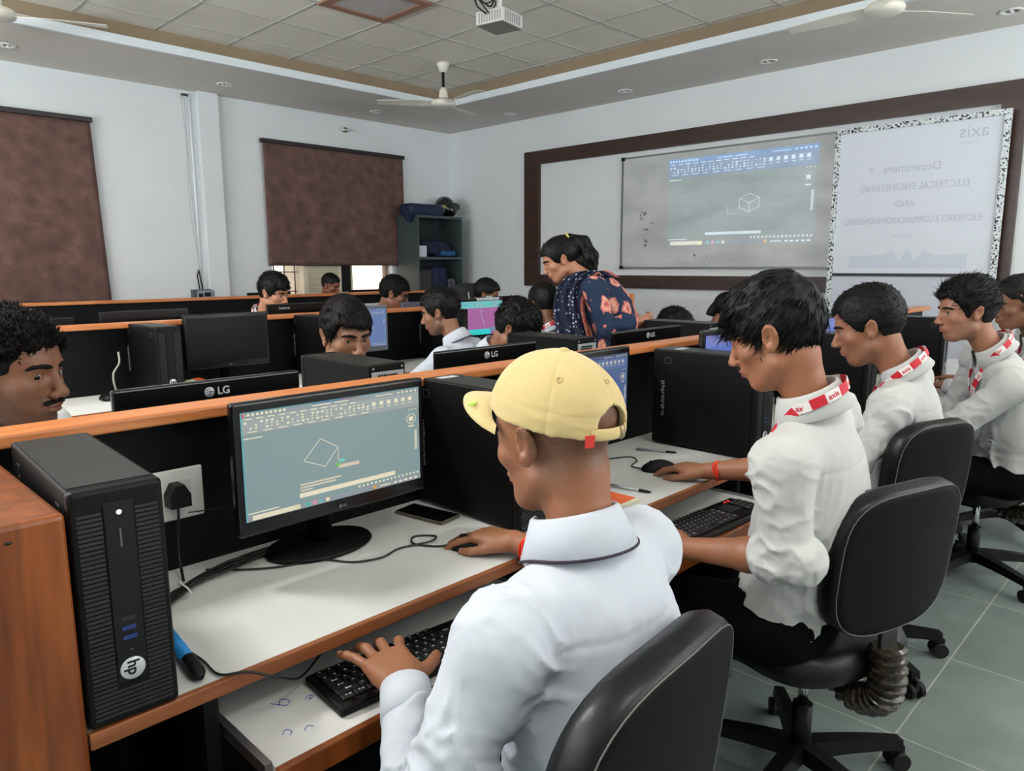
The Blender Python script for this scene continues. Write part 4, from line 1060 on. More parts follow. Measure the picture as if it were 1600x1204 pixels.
def make_chair(x, y, rz, label, seat_z=.46, back_h=.42, back_w=.43, back_z=.66, lean=.10, bellows=True, base_rot=.3, ex=3.0):
    """the sitter faces local +y"""
    c = empty('office_chair', (x, y, 0), rz, label, 'chair')
    s = MB()
    Mseat = Matrix.Translation((0, .02, seat_z - .035)) @ Matrix.Rotation(PI / 2, 4, 'X')
    q = MB(); superellipse_pad(q, .46, .44, .085, 3.2, lambda a, b: .25 * a * a - .10 * max(0, b - .1), 0, 36)
    for v in q.bm.verts:
        p = v.co.copy(); v.co = Vector((p.x, .02 + p.z, seat_z - .035 - p.y))
    q.build('seat', M_leather, c)
    b = MB(); cv = lambda a, z: -.55 * a * a
    Rb = Matrix.Translation((0, -.225, back_z)) @ Matrix.Rotation(lean, 4, 'X')
    # pad front is local -y, so turn it round to face the sitter
    rim = superellipse_pad(b, back_w, back_h, .075, ex, cv, 0, 40, mi_back=1)
    Rf = Rb @ Matrix.Rotation(PI, 4, 'Z')
    for v in b.bm.verts: v.co = Rf @ v.co
    bk_ = b.build('backrest', [M_leather, M_leatherback], c)
    st = MB(); rim = [Rf @ (p * 1.0) for p in rim]; rim.append(rim[0])
    n_ = len(rim)
    st.tube(rim, .0013, 5, cap=False)
    st.build('seam', M_stitch, bk_)
    if bellows:
        MB().box(-.03, .03, -.006, .006, -.0, back_z - back_h / 2 - seat_z + .10, bevel=.002, M=Matrix.Translation((0, -.225, seat_z - .06)) @ Matrix.Rotation(-.02, 4, 'X')).build('back_bar', mat('bar_steel', (50, 48, 46), .4, .5), c)
        P_ = spline([(0, -.225, seat_z + .02), (0, -.232, seat_z - .06), (0, -.215, seat_z - .12), (0, -.15, seat_z - .145), (0, -.08, seat_z - .11)], 14)
        pts = []; rs = []
        for i, p in enumerate(P_):
            pts.append(p); rs.append((.034, .043, .043, .034)[i % 4])
        MB().tube(pts, rs, 26, smooth=False).build('bellows', mat('bellows_rubber', (20, 18, 16), .26, noise=(60, .5, (70, 62, 50))), c)  # pale flecks stand for dust and for highlights on the rings
    else:
        MB().tube(spline([(0, -.27, back_z - .02), (0, -.285, seat_z - .02), (0, -.2, seat_z - .1), (0, -.05, seat_z - .09)], 6), .02, 8, flat=(.03, .008)).build('back_bar', M_black, c)
    MB().box(-.09, .09, -.12, .1, seat_z - .115, seat_z - .075, bevel=.01).build('mechanism', M_blackm, c)
    MB().tube([(.08, .02, seat_z - .1), (.2, .03, seat_z - .1)], .006, 8).build('lever', M_blackm, c)
    MB().tube([(0, 0, .20), (0, 0, seat_z - .1)], .014, 14).build('gas_piston', M_chrome, c)
    MB().tube([(0, 0, .06), (0, 0, .225)], .026, 16).build('column', M_black, c)
    for k in range(5):
        a = base_rot + k * 2 * PI / 5
        l = MB(); n = 7; rg = []
        for i in range(n + 1):
            t = i / n; r = .02 + t * .28; zc = .095 - .018 * t * t; hw = .028 - .010 * t; hh = .022 - .008 * t
            rg.append([l.bm.verts.new((r, sx * hw, zc + sz * hh)) for sx, sz in ((-1, -1), (-.8, 1), (.8, 1), (1, -1))])
        for i in range(n):
            for j in range(4): l.bm.faces.new((rg[i][j], rg[i][(j + 1) % 4], rg[i + 1][(j + 1) % 4], rg[i + 1][j]))
        l.bm.faces.new(rg[0]); l.bm.faces.new(rg[-1])
        leg = l.build('leg', M_black, c, rot=(0, 0, a))
        w_ = MB()
        for s_ in (-1, 1): w_.tube([(.295, s_ * .008, .026), (.295, s_ * .026, .026)], .026, 18)
        w_.box(.275, .315, -.007, .007, .03, .065, bevel=.003).tube([(.298, 0, .05), (.298, 0, .075)], .006, 8)
        w_.build('caster', M_blackm, leg)
    return c
ch1 = make_chair(.752, .715, .08, 'black office chair with a white seam line, under the boy in the yellow cap', bellows=True, back_z=.71, base_rot=.1)
make_chair(1.845, .71, -.30, 'black office chair with a rubber bellows behind, second from the camera', back_z=.725, base_rot=-.35, ex=3.6, back_h=.36, seat_z=.48)
make_chair(2.64, .85, -.34, 'black office chair with a torn seam, third from the camera', back_z=.72, base_rot=-.55, ex=3.6, back_h=.38, back_w=.38, seat_z=.48)
make_chair(3.72, .72, -.15, 'black office chair holding the boy in front of the banner', back_z=.66, base_rot=.5, seat_z=.47)
make_chair(4.5, .74, .0, 'black office chair at the right edge behind the last boy', back_z=.66, base_rot=0)
# ================================================================== PEOPLE
# signed-distance modelling: shapes blended on a grid, then turned into one smooth surface
_R3 = np.random.RandomState(1); _LAT = _R3.rand(32, 32, 32).astype(np.float32) * 2 - 1
def vnoise(p):
    i = np.floor(p).astype(np.int64); f = p - i; f = f * f * (3 - 2 * f); i &= 31; j = (i + 1) & 31
    x0, y0, z0 = i[:, 0], i[:, 1], i[:, 2]; x1, y1, z1 = j[:, 0], j[:, 1], j[:, 2]; fx, fy, fz = f[:, 0], f[:, 1], f[:, 2]
    L_ = _LAT
    a = L_[x0, y0, z0] * (1 - fx) + L_[x1, y0, z0] * fx; b = L_[x0, y1, z0] * (1 - fx) + L_[x1, y1, z0] * fx
    c = L_[x0, y0, z1] * (1 - fx) + L_[x1, y0, z1] * fx; d = L_[x0, y1, z1] * (1 - fx) + L_[x1, y1, z1] * fx
    return (a * (1 - fy) + b * fy) * (1 - fz) + (c * (1 - fy) + d * fy) * fz

def V3(*a): return np.array(a if len(a) > 1 else a[0], dtype=float)
def nrm(v): v = np.asarray(v, float); return v / (np.linalg.norm(v) + 1e-12)

class Frame:
    """local frame: columns right(x), forward(y), up(z)"""
    def __init__(s, o, R_, sc=1.0): s.o = V3(o); s.R = np.array(R_, float); s.s = sc
    def w(s, p): return s.o + s.R @ (V3(p) * s.s)
    def d(s, v): return s.R @ V3(v)
def frame(o, fwd, up=(0, 0, 1), sc=1.0):
    f = nrm(fwd); r = nrm(np.cross(f, up)); u = np.cross(r, f); return Frame(o, np.stack([r, f, u], 1), sc)
def frame_up(o, up, right):
    u = nrm(up); r = V3(right); r = nrm(r - u * (r @ u)); f = np.cross(u, r); return Frame(o, np.stack([r, f, u], 1))

# primitives: dict(kind, bbox lo, hi, fn)
def ell(c, r, R_=None):
    c = V3(c); r = V3(r); R_ = np.eye(3) if R_ is None else np.array(R_); m = max(r)
    def fn(P):
        q = (P - c) @ R_; k0 = np.sqrt(((q / r) ** 2).sum(1)); k1 = np.sqrt(((q / (r * r)) ** 2).sum(1)) + 1e-9
        return k0 * (k0 - 1) / k1
    e = np.sqrt(((R_ * r) ** 2).sum(1))
    return (c - e, c + e, fn)
def rc(a, b, ra, rb):
    a = V3(a); b = V3(b); ba = b - a; L2 = ba @ ba + 1e-12
    def fn(P):
        pa = P - a; t = np.clip(pa @ ba / L2, 0, 1); return np.sqrt(((pa - t[:, None] * ba) ** 2).sum(1)) - (ra + (rb - ra) * t)
    return (np.minimum(a - ra, b - rb), np.maximum(a + ra, b + rb), fn)
def rcf(a, b, ra, rb, flat_dir, fl):
    """cone flattened along flat_dir by factor fl (<1)"""
    a = V3(a); b = V3(b); n = nrm(flat_dir); ba = b - a; L2 = ba @ ba + 1e-12
    def fn(P):
        pa = P - a; t = np.clip(pa @ ba / L2, 0, 1); q = pa - t[:, None] * ba; h = q @ n; q2 = (q ** 2).sum(1) + h * h * (1 / (fl * fl) - 1)
        return (np.sqrt(q2) - (ra + (rb - ra) * t)) * (fl ** .5)
    m = max(ra, rb); return (np.minimum(a, b) - m, np.maximum(a, b) + m, fn)
def halfspace(c, n):
    c = V3(c); n = nrm(n)
    return (V3(-9, -9, -9), V3(9, 9, 9), lambda P: (P - c) @ n)
def rbox(c, h_, R_=None, rad=.01):
    c = V3(c); h_ = V3(h_) - rad; R_ = np.eye(3) if R_ is None else np.array(R_)
    def fn(P):
        q = np.abs((P - c) @ R_) - h_; return np.sqrt((np.maximum(q, 0) ** 2).sum(1)) + np.minimum(q.max(1), 0) - rad
    e = np.abs(R_) @ (h_ + rad); return (c - e, c + e, fn)

class Vol:
    def __init__(s, lo, hi, h):
        s.h = h; s.lo = np.floor(V3(lo) / h) * h; s.n = np.ceil((V3(hi) - s.lo) / h).astype(int) + 1
        s.g = np.full(s.n, 1.0, np.float32)
    def _sub(s, lo, hi, m):
        a = np.clip(np.floor((lo - m - s.lo) / s.h).astype(int), 0, s.n - 1); b = np.clip(np.ceil((hi + m - s.lo) / s.h).astype(int) + 1, 1, s.n)
        if (b <= a).any(): return None, None
        ax = [s.lo[i] + np.arange(a[i], b[i]) * s.h for i in range(3)]
        G = np.stack(np.meshgrid(*ax, indexing='ij'), -1).reshape(-1, 3)
        return tuple(slice(a[i], b[i]) for i in range(3)), G
    def add(s, prim, k=.01):
        sl, P = s._sub(prim[0], prim[1], max(.03, k * 1.5))
        if sl is None: return s
        sub = s.g[sl]; d = prim[2](P).reshape(sub.shape).astype(np.float32)
        if k > 0:
            h_ = np.clip(.5 + .5 * (sub - d) / k, 0, 1); s.g[sl] = sub * (1 - h_) + d * h_ - k * h_ * (1 - h_)
        else: s.g[sl] = np.minimum(sub, d)
        return s
    def cut(s, prim, k=.006):
        sl, P = s._sub(np.maximum(prim[0], s.lo), np.minimum(prim[1], s.lo + s.n * s.h), .03)
        if sl is None: return s
        sub = s.g[sl]; d = -prim[2](P).reshape(sub.shape).astype(np.float32)
        if k > 0:
            h_ = np.clip(.5 - .5 * (sub - d) / k, 0, 1); s.g[sl] = sub * (1 - h_) + d * h_ + k * h_ * (1 - h_)
        else: s.g[sl] = np.maximum(sub, d)
        return s
    def warp(s, fn, band=.03):
        idx = np.nonzero(np.abs(s.g) < band)
        P = np.stack(idx, 1) * s.h + s.lo
        s.g[idx] += fn(P).astype(np.float32); return s
    def mesh(s, name):
        g = np.clip(s.g, -4 * s.h, 4 * s.h); g[0] = g[-1] = 4 * s.h; g[:, 0] = g[:, -1] = 4 * s.h; g[:, :, 0] = g[:, :, -1] = 4 * s.h
        G = openvdb.FloatGrid(float(4 * s.h)); G.copyFromArray(np.ascontiguousarray(g))
        p, q = G.convertToQuads(0.0)
        me = bpy.data.meshes.new(name); p = p * s.h + s.lo
        me.vertices.add(len(p)); me.vertices.foreach_set('co', p.astype(np.float32).ravel())
        q = q[:, ::-1]
        me.loops.add(q.size); me.loops.foreach_set('vertex_index', q.astype(np.int32).ravel())
        me.polygons.add(len(q)); me.polygons.foreach_set('loop_start', np.arange(0, q.size, 4, dtype=np.int32))
        me.update(calc_edges=True); me.validate(); me.shade_smooth()
        # make sure faces point outward
        v = np.array(p); c0 = v[q[:, 0]]; c1 = v[q[:, 1]]; c2 = v[q[:, 2]]
        vol = np.einsum('ij,ij->i', c0, np.cross(c1, c2)).sum()
        if vol < 0: me.flip_normals()
        return me

def ik(a, b, l1, l2, pole):
    a, b = V3(a), V3(b); d = b - a; L_ = np.linalg.norm(d); L_c = min(L_, (l1 + l2) * .999); n = d / L_
    x = (l1 * l1 - l2 * l2 + L_c * L_c) / (2 * L_c); h_ = math.sqrt(max(0, l1 * l1 - x * x))
    p = V3(pole); p = nrm(p - n * (p @ n)); return a + n * x * (L_ / L_c) + p * h_

def skin_mat(name, rgb, rough=.5):
    m = mat(name, rgb, rough, bump=(160, .12, .0008), sss=.08); nt = m.node_tree; L = nt.links; b = nt.nodes['Principled BSDF']
    col = None; base = lin(rgb)
    def mixin(attr, tgt, prev, fac=1.0):
        at = nt.nodes.new('ShaderNodeAttribute'); at.attribute_name = attr
        mx = nt.nodes.new('ShaderNodeMix'); mx.data_type = 'RGBA'; L.new(at.outputs['Fac'], mx.inputs['Factor'])
        if prev is None: mx.inputs['A'].default_value = (*base, 1)
        else: L.new(prev, mx.inputs['A'])
        mx.inputs['B'].default_value = (*tgt, 1); return mx.outputs['Result']
    c1 = mixin('stub', tuple(v * .35 + .006 for v in base), None); c2 = mixin('lip', lin(tuple(int(v * .6 + w_ * .4) for v, w_ in zip(rgb, (122, 62, 58)))), c1)
    L.new(c2, b.inputs['Base Color']); return m

def head_prims(F, face=1.0, jaw=1.0):
    s = F.s; R_ = F.R
    e = lambda c, r: ell(F.w(c), V3(r) * s, R_)
    c_ = lambda a, b, ra, rb: rc(F.w(a), F.w(b), ra * s, rb * s)
    L_ = [(e((0, -.018, .035), (.074, .094, .086)), .01), (e((0, .022, .03), (.064, .068, .07)), .03),
          (e((0, .032, -.035), (.056, .060, .080)), .03), (e((0, .062, -.092), (.028 * jaw, .026, .022)), .022),
          (c_((-.046, .005, -.062), (-.02, .058, -.095), .018, .016), .02), (c_((.046, .005, -.062), (.02, .058, -.095), .018, .016), .02),
          (e((-.040, .058, -.022), (.023, .020, .018)), .02), (e((.040, .058, -.022), (.023, .020, .018)), .02),
          (c_((-.03, .080, .021), (.03, .080, .021), .010, .010), .016),
          (c_((0, .087, .014), (0, .109, -.026), .0075, .0105), .010), (e((0, .1125, -.031), (.0115, .011, .0095)), .006),
          (e((-.013, .103, -.035), (.008, .011, .0075)), .006), (e((.013, .103, -.035), (.008, .011, .0075)), .006),
          (e((0, .083, -.058), (.026, .015, .018)), .012)]
    return L_
def face_detail(V, F, openness=.6, fine=True):
    s = F.s; R_ = F.R
    e = lambda c, r: ell(F.w(c), V3(r) * s, R_)
    for x in (-.031, .031):
        V.cut(e((x, .097, .004), (.018, .017, .010)), .012 * s)
        V.add(e((x, .0705, .003), (.0158, .0152, .0140)), .006 * s)
        if fine: V.cut(e((x, .090, .0015), (.0130, .022, .0052 * openness + .0008)), .0015 * s)
    if fine:
        V.add(e((0, .0955, -.0575), (.0215, .0085, .0050)), .005 * s); V.add(e((0, .0945, -.0675), (.0185, .0088, .0058)), .005 * s)
        V.cut(e((0, .105, -.0625), (.024, .012, .0014)), .002 * s)
        for x in (-.007, .007): V.cut(e((x, .106, -.0445), (.0036, .006, .004)), .002 * s)
    # ears
    for sg in (-1, 1):
        Er = R_ @ np.array([[math.cos(.35), 0, sg * math.sin(.35)], [0, 1, 0], [-sg * math.sin(.35), 0, math.cos(.35)]])
        Er = Er @ np.array([[1, 0, 0], [0, math.cos(.2), -math.sin(.2)], [0, math.sin(.2), math.cos(.2)]])
        V.add(ell(F.w((sg * .078, -.010, -.004)), V3(.0075, .018, .031) * s, Er), .005 * s)
        V.add(ell(F.w((sg * .0765, -.002, -.028)), V3(.006, .010, .012) * s, Er), .006 * s)
        if fine:
            V.cut(ell(F.w((sg * .086, -.006, .001)), V3(.006, .0105, .019) * s, Er), .004 * s)
            V.add(ell(F.w((sg * .078, .004, -.010)), V3(.004, .004, .006) * s, Er), .003 * s)

def hand_prims(wr, d, up, side, curl=(.35, .35, .35, .35), spread=.12, thumb=.6, sc=1.0, lift=0.0, thumb_curl=.3):
    """wr wrist point, d pointing direction, up back-of-hand normal, side +1 right hand / -1 left hand; returns prims and frame
       curl: base angle of index, middle, ring, little; thumb: how far out (radians)"""
    d = nrm(d); up = V3(up); up = nrm(up - d * (d @ up)); lat = np.cross(d, up) * -side  # points to the thumb side
    lat = -np.cross(up, d) * side * -1 if False else lat
    L_ = []; S = sc
    W_ = lambda f, l, u: V3(wr) + (d * f + lat * l + up * u) * S
    kn = [(.088, .028), (.092, .009), (.087, -.010), (.078, -.027)]
    for (f, l) in kn: L_.append((rc(W_(.008, l * .55, 0), W_(f, l, .002), .0150 * S, .0115 * S), .012))
    L_.append((ell(W_(.045, .002, -.003), V3(.034, .044, .013) * S, np.stack([lat, d, up], 1)), .014))
    L_.append((ell(W_(.038, .024, -.008), V3(.018, .030, .013) * S, np.stack([lat, d, up], 1)), .012))
    fl = [(.041, .025, .020), (.046, .029, .021), (.042, .027, .020), (.033, .020, .018)]
    tips = []
    for i, (f, l) in enumerate(kn):
        sp = spread * (1.5 - i) * (1.0 if i != 3 else 1.25); a = 0; p = W_(f, l, .001); r = [.0090, .0083, .0076, .0066]
        if i == 3: r = [q * .88 for q in r]
        if isinstance(curl[i], tuple): a = -curl[i][0]; inc = curl[i][1]
        else: a = -curl[i]; inc = curl[i] * .9 + .12
        fd = d * math.cos(sp) + lat * math.sin(sp)
        for j, ln in enumerate(fl[i]):
            dd = fd * math.cos(a) + up * math.sin(a); q = p + dd * ln * S
            L_.append((rc(p, q, r[j] * S, r[j + 1] * S), .003)); p = q; a -= inc
        tips.append((p, dd, up * math.cos(a) - fd * math.sin(a) if False else up))
    p = W_(.018, .022, -.006); a = thumb; r = [.0125, .0105, .0098, .0080]
    for j, ln in enumerate((.042, .033, .027)):
        dd = nrm(d * math.cos(a) + lat * math.sin(a) - up * .22); q = p + dd * ln * S
        L_.append((rc(p, q, r[j] * S, r[j + 1] * S), .006 if j == 0 else .003)); p = q; a -= thumb_curl
    tips.append((p, dd, up))
    return L_, tips

def strands(me_pts, me_nrm, n, length, flow, seed, width=.0016, gravity=0, spread=.4, lift=.5, seg=3):
    """tapered three-sided locks growing from the given surface points"""
    r = np.random.RandomState(seed); k = r.randint(0, len(me_pts), n); P = me_pts[k]; N = me_nrm[k]
    fl = flow(P, N); D = nrm_rows(N * lift + fl * (1 - lift * .4) + r.randn(n, 3) * spread)
    ln = length * (.6 + .8 * r.rand(n))[:, None]
    side = nrm_rows(np.cross(D, r.randn(n, 3))); up = np.cross(D, side)
    vs = []; w0 = width * (.7 + .6 * r.rand(n))[:, None]
    p = P - N * .003; d = D.copy()
    for j in range(seg + 1):
        w = w0 * (1 - j / seg) ** .6
        if j == seg: vs.append(p[:, None, :])
        else: vs.append(np.stack([p + side * w, p - side * w * .5 + up * w * .87, p - side * w * .5 - up * w * .87], 1))
        d = nrm_rows(d + np.array([0, 0, -gravity]) + fl * .12 - N * .05); p = p + d * ln / seg
    V_ = np.concatenate([v.reshape(n, -1, 3) for v in vs], 1); m = V_.shape[1]
    F_ = []
    for j in range(seg):
        b = 3 * j
        for a in range(3):
            a2 = (a + 1) % 3
            if j < seg - 1: F_.append((b + a, b + a2, b + 3 + a2, b + 3 + a))
            else: F_.append((b + a, b + a2, b + 3, -1))
    return V_, F_
def nrm_rows(a): return a / (np.linalg.norm(a, axis=1)[:, None] + 1e-12)

def add_strands(me, V_, F_):
    n, m, _ = V_.shape; n0 = len(me.vertices)
    bm = bmesh.new(); bm.from_mesh(me); me2 = bpy.data.meshes.new('tmp')
    faces = []
    for i in range(n):
        o = i * m
        for f in F_: faces.append(tuple(o + q for q in f if q >= 0))
    me2.from_pydata(V_.reshape(-1, 3).tolist(), [], faces); me2.shade_smooth(); bm.from_mesh(me2); bm.to_mesh(me); bm.free(); bpy.data.meshes.remove(me2)

def verts_normals(me):
    p = np.empty(len(me.vertices) * 3, np.float32); me.vertices.foreach_get('co', p); q = np.empty_like(p)
    me.vertices.foreach_get('normal', q); return p.reshape(-1, 3).astype(float), q.reshape(-1, 3).astype(float)

def hair_mesh(F, style, h, seed=1, name='hair'):
    """style: dict(t top thickness, side, back, line(front height), fringe, strands, length, curl)"""
    s = F.s; t = style.get('t', .014); sd = style.get('side', .006); R_ = F.R
    V = Vol(F.o - .19 * s, F.o + .22 * s, h)
    V.add(ell(F.w((0, -.018, .035)), V3(.074 + sd, .094 + style.get('back', .008), .086 + t) * s, R_), 0)
    V.add(ell(F.w((0, .022, .036 + t * .4)), V3(.064 + sd, .069 + style.get('front', .006), .072 + t * .8) * s, R_), .02)
    for (c, r) in style.get('extra', []): V.add(ell(F.w(c), V3(r) * s, R_), .02)
    zf = style.get('line', .068); nape = style.get('nape', -.062); brn = style.get('burn', -.03)
    fr = style.get('fringe', lambda x: 0 * x)
    def cutfn(P):
        q = (P - F.o) @ R_ / s; y = q[:, 1]; x = q[:, 0]
        zl = np.interp(y, [-.12, -.06, -.035, -.022, .006, .022, .034, .060, .075, .12], [nape, nape, nape * .75, .012 if brn > -.5 else nape, .012 if brn > -.5 else nape, brn, brn + .02, zf - .018, zf, zf + .004])
        if brn <= -.5: zl = np.interp(y, [-.12, .0, .02, .05, .075, .12], [nape, nape, nape * .6, zf - .03, zf, zf + .004])
        front = np.clip((y - .045) / .03, 0, 1)
        zl = zl + front * fr(x) + .006 * vnoise(q * 90 + 7)
        return (zl - q[:, 2]) * s * .8
    V.cut((V.lo, V.lo + V.n * V.h, lambda P: -cutfn(P)), .003)
    amp = style.get('amp', .004); fq = style.get('freq', 60)
    def wf(P):
        q = (P - F.o) @ R_ / s
        a = vnoise(q * fq * np.array([1.6, .7, 1.0]) + seed * 3.1); b = vnoise(q * fq * 2.3 + 11 + seed)
        w = np.clip((q[:, 2] - .0) / .05, .25, 1)
        return (-amp * a - amp * .5 * b) * s * w
    V.warp(wf)
    me = V.mesh(name)
    if style.get('strands'):
        P, N = verts_normals(me); q = (P - F.o) @ R_ / s
        keep = q[:, 2] > style.get('smin', .0); P, N = P[keep], N[keep]
        fd = F.d(nrm(style.get('flow', (0, .5, .2))))
        fl = lambda P_, N_: nrm_rows(fd[None, :] - N_ * (N_ @ fd)[:, None]) 
        V_, F_ = strands(P, N, style['strands'], style.get('length', .03) * s, fl, seed, style.get('width', .0016) * s, style.get('gravity', .1), style.get('spread', .35), style.get('lift', .4))
        add_strands(me, V_, F_)
    return me

def fold_noise(axis_pts, amp, fq, seed):
    """cloth folds: ridged noise stretched along a direction"""
    A = nrm(axis_pts)
    def fn(P):
        l = P @ A; q = P * fq + seed * 5.3; q = q - A[None, :] * (l * fq * .72)[:, None]
        w = vnoise(P * fq * .45 + seed) ; n1 = vnoise(q + w[:, None] * .8); n2 = vnoise(q * 2.1 + 3 + w[:, None])
        r1 = (1 - np.abs(n1)) ** 3; r2 = (1 - np.abs(n2)) ** 3
        m = np.clip(vnoise(P * fq * .25 + 9 + seed) * .9 + .45, 0, 1)
        return -(r1 - .35) * amp * m - (r2 - .35) * amp * .35 * m
    return fn

PEOPLE = {}
def person(key, label, head, look, neck, pelvis, shoulder_dir, skin, up=(0, 0, 1), hs=1.0, sw=.185, chest=(.155, .108), h=.006, hh=.004,
           wrists=None, elbows=None, hands=None, pole=((-.5, -.3, -1), (.5, -.3, -1)), shirt=M_shirt, sleeve='long', cuff_at=None,
           feet=None, hair=None, hairmat=None, openness=.6, fold=.007, seed=1, trouser=M_trouser, beard=None, brow=True, fine=True, belly=(.15, .115),
           collar=True, lanyard=None, piping=False, gaze=(0, 1, 0), lips=(120, 70, 62), tight=0.0, untuck=.0, extra_shirt=None, stubble=None, fade=None, sl_end=(.92, .92), hip=(.165, .12), arm_l=(.285, .25)):
    HF = frame(head, look, up, hs); N = V3(neck); Pv = V3(pelvis); R0 = nrm(shoulder_dir)
    TF = frame_up(Pv, N - Pv, R0); U_ = TF.d((0, 0, 1)); R_ = TF.d((1, 0, 0)); Fw = TF.d((0, 1, 0)); Lt = np.linalg.norm(N - Pv)
    bend = .03
    def sp(t): return Pv + (N - Pv) * t - Fw * bend * math.sin(t * PI)
    SL = N - U_ * .085 - R_ * sw; SR = N - U_ * .085 + R_ * sw
    WL, WR = (V3(w) for w in wrists)
    EL = V3(elbows[0]) if elbows and elbows[0] is not None else ik(SL, WL, arm_l[0], arm_l[1], pole[0]); ER = V3(elbows[1]) if elbows and elbows[1] is not None else ik(SR, WR, arm_l[0], arm_l[1], pole[1])
    HL, HR = Pv - R_ * .09, Pv + R_ * .09
    if feet is None: feet = (Pv + Fw * .42 - R_ * .12, Pv + Fw * .42 + R_ * .12)
    AL, AR = (V3(f[0], f[1], .09 if len(f) < 3 or f[2] > .3 else f[2]) for f in feet)
    KL, KR = ik(HL, AL, .42, .42, Fw + V3(0, 0, .6)), ik(HR, AR, .42, .42, Fw + V3(0, 0, .6))
    # ---------------- body (skin)
    hd = []
    HP = []
    if hands:
        for i, hnd in enumerate(hands):
            if hnd is None: continue
            W_ = (WL, WR)[i]; pr, tp = hand_prims(W_, side=(-1, 1)[i], **hnd); HP += pr; hd.append(tp)
    pts = [head, SL, SR, WL, WR, EL, ER, Pv] + [t[0] for tp in hd for t in tp]
    lo = np.min([V3(p) for p in pts], 0) - .16; hi = np.max([V3(p) for p in pts], 0) + .17
    V = Vol(lo, hi, hh)
    nb = HF.w((0, -.028, -.055))
    V.add(ell(sp(.58), V3(chest[0] - .03, chest[1] - .03, .16), TF.R), .0); V.add(ell(sp(.2), V3(.12, .085, .2), TF.R), .05)
    V.add(rc(SL, SR, .040, .040), .03)
    V.add(rc(sp(.88) , nb, .053 * hs, .049 * hs), .02); V.add(rc(nb, HF.w((0, -.028, -.02)), .048 * hs, .05 * hs), .02)
    for a, b, s_ in ((SL, EL, WL), (SR, ER, WR)):
        V.add(rc(a, b, .046, .037), .03); m_ = b + (s_ - b) * .35
        V.add(rc(b, m_, .037, .0375), .015); V.add(rc(m_, s_, .0375, .0245), .015)
    HV = []
    for p, k in head_prims(HF): V.add(p, k * hs)
    face_detail(V, HF, openness, fine)
    for p, k in HP: V.add(p, k)
    me = V.mesh('person')
    sk = skin_mat('skin_%s' % key, skin)
    body = mesh_obj('person', me, [sk], smooth=True); tag(body, label, 'person')
    P_, _ = verts_normals(me); q = (P_ - HF.o) @ HF.R / hs
    ld = np.sqrt((q[:, 0] / .022) ** 2 + ((q[:, 2] + .0625) / .0095) ** 2)
    lipv = np.clip((1.15 - ld) / .3, 0, 1) * (q[:, 1] > .082)
    zt = np.interp(q[:, 1], [-.01, .02, .05, .08, .11], [.0, -.018, -.045, -.058, -.06])
    st = np.clip((zt - q[:, 2]) / .018, 0, 1) * np.clip((q[:, 2] + .135) / .02, 0, 1) * np.clip((q[:, 1] + .022) / .02, 0, 1) * (np.abs(q[:, 0]) < .085)
    st = np.maximum(st, ((q[:, 2] < -.040) & (q[:, 2] > -.058) & (q[:, 1] > .08) & (np.abs(q[:, 0]) < .030)) * .8)
    if fade: st = np.maximum(st * (stubble or 0), np.clip((q[:, 2] - fade + .03) / .04, 0, 1) * np.clip((-.0 - q[:, 1]) / .03, 0, 1) * (q[:, 2] < .12)); stubble = 1
    st = st * (.75 + .25 * vnoise(q * 500)) * (stubble or 0)
    for nm_, arr in (('stub', st), ('lip', lipv)):
        at_ = me.attributes.new(nm_, 'FLOAT', 'POINT'); at_.data.foreach_set('value', np.clip(arr, 0, 1).astype(np.float32))
    # nails
    if hd and hh <= .005:
        nm = MB()
        for tp in hd:
            for i, (tp_, dd, up_) in enumerate(tp):
                n_ = nrm(np.cross(np.cross(dd, up_), dd)); c = V3(tp_) + n_ * (.0060 if i < 4 else .0068) - V3(dd) * .001
                M4 = Matrix(((*np.stack([np.cross(dd, n_), dd, n_], 1)[0], c[0]), (*np.stack([np.cross(dd, n_), dd, n_], 1)[1], c[1]), (*np.stack([np.cross(dd, n_), dd, n_], 1)[2], c[2]), (0, 0, 0, 1)))
                nm.lathe([(0, .0016), (.7, .0012), (1, 0)], 12, M=M4 @ Matrix.Diagonal((.0052, .0062, 1, 1)))
        nm.build('fingernails', mat('nail_%s' % key, tuple(min(255, int(a * .8 + 60)) for a in skin), .3), body)
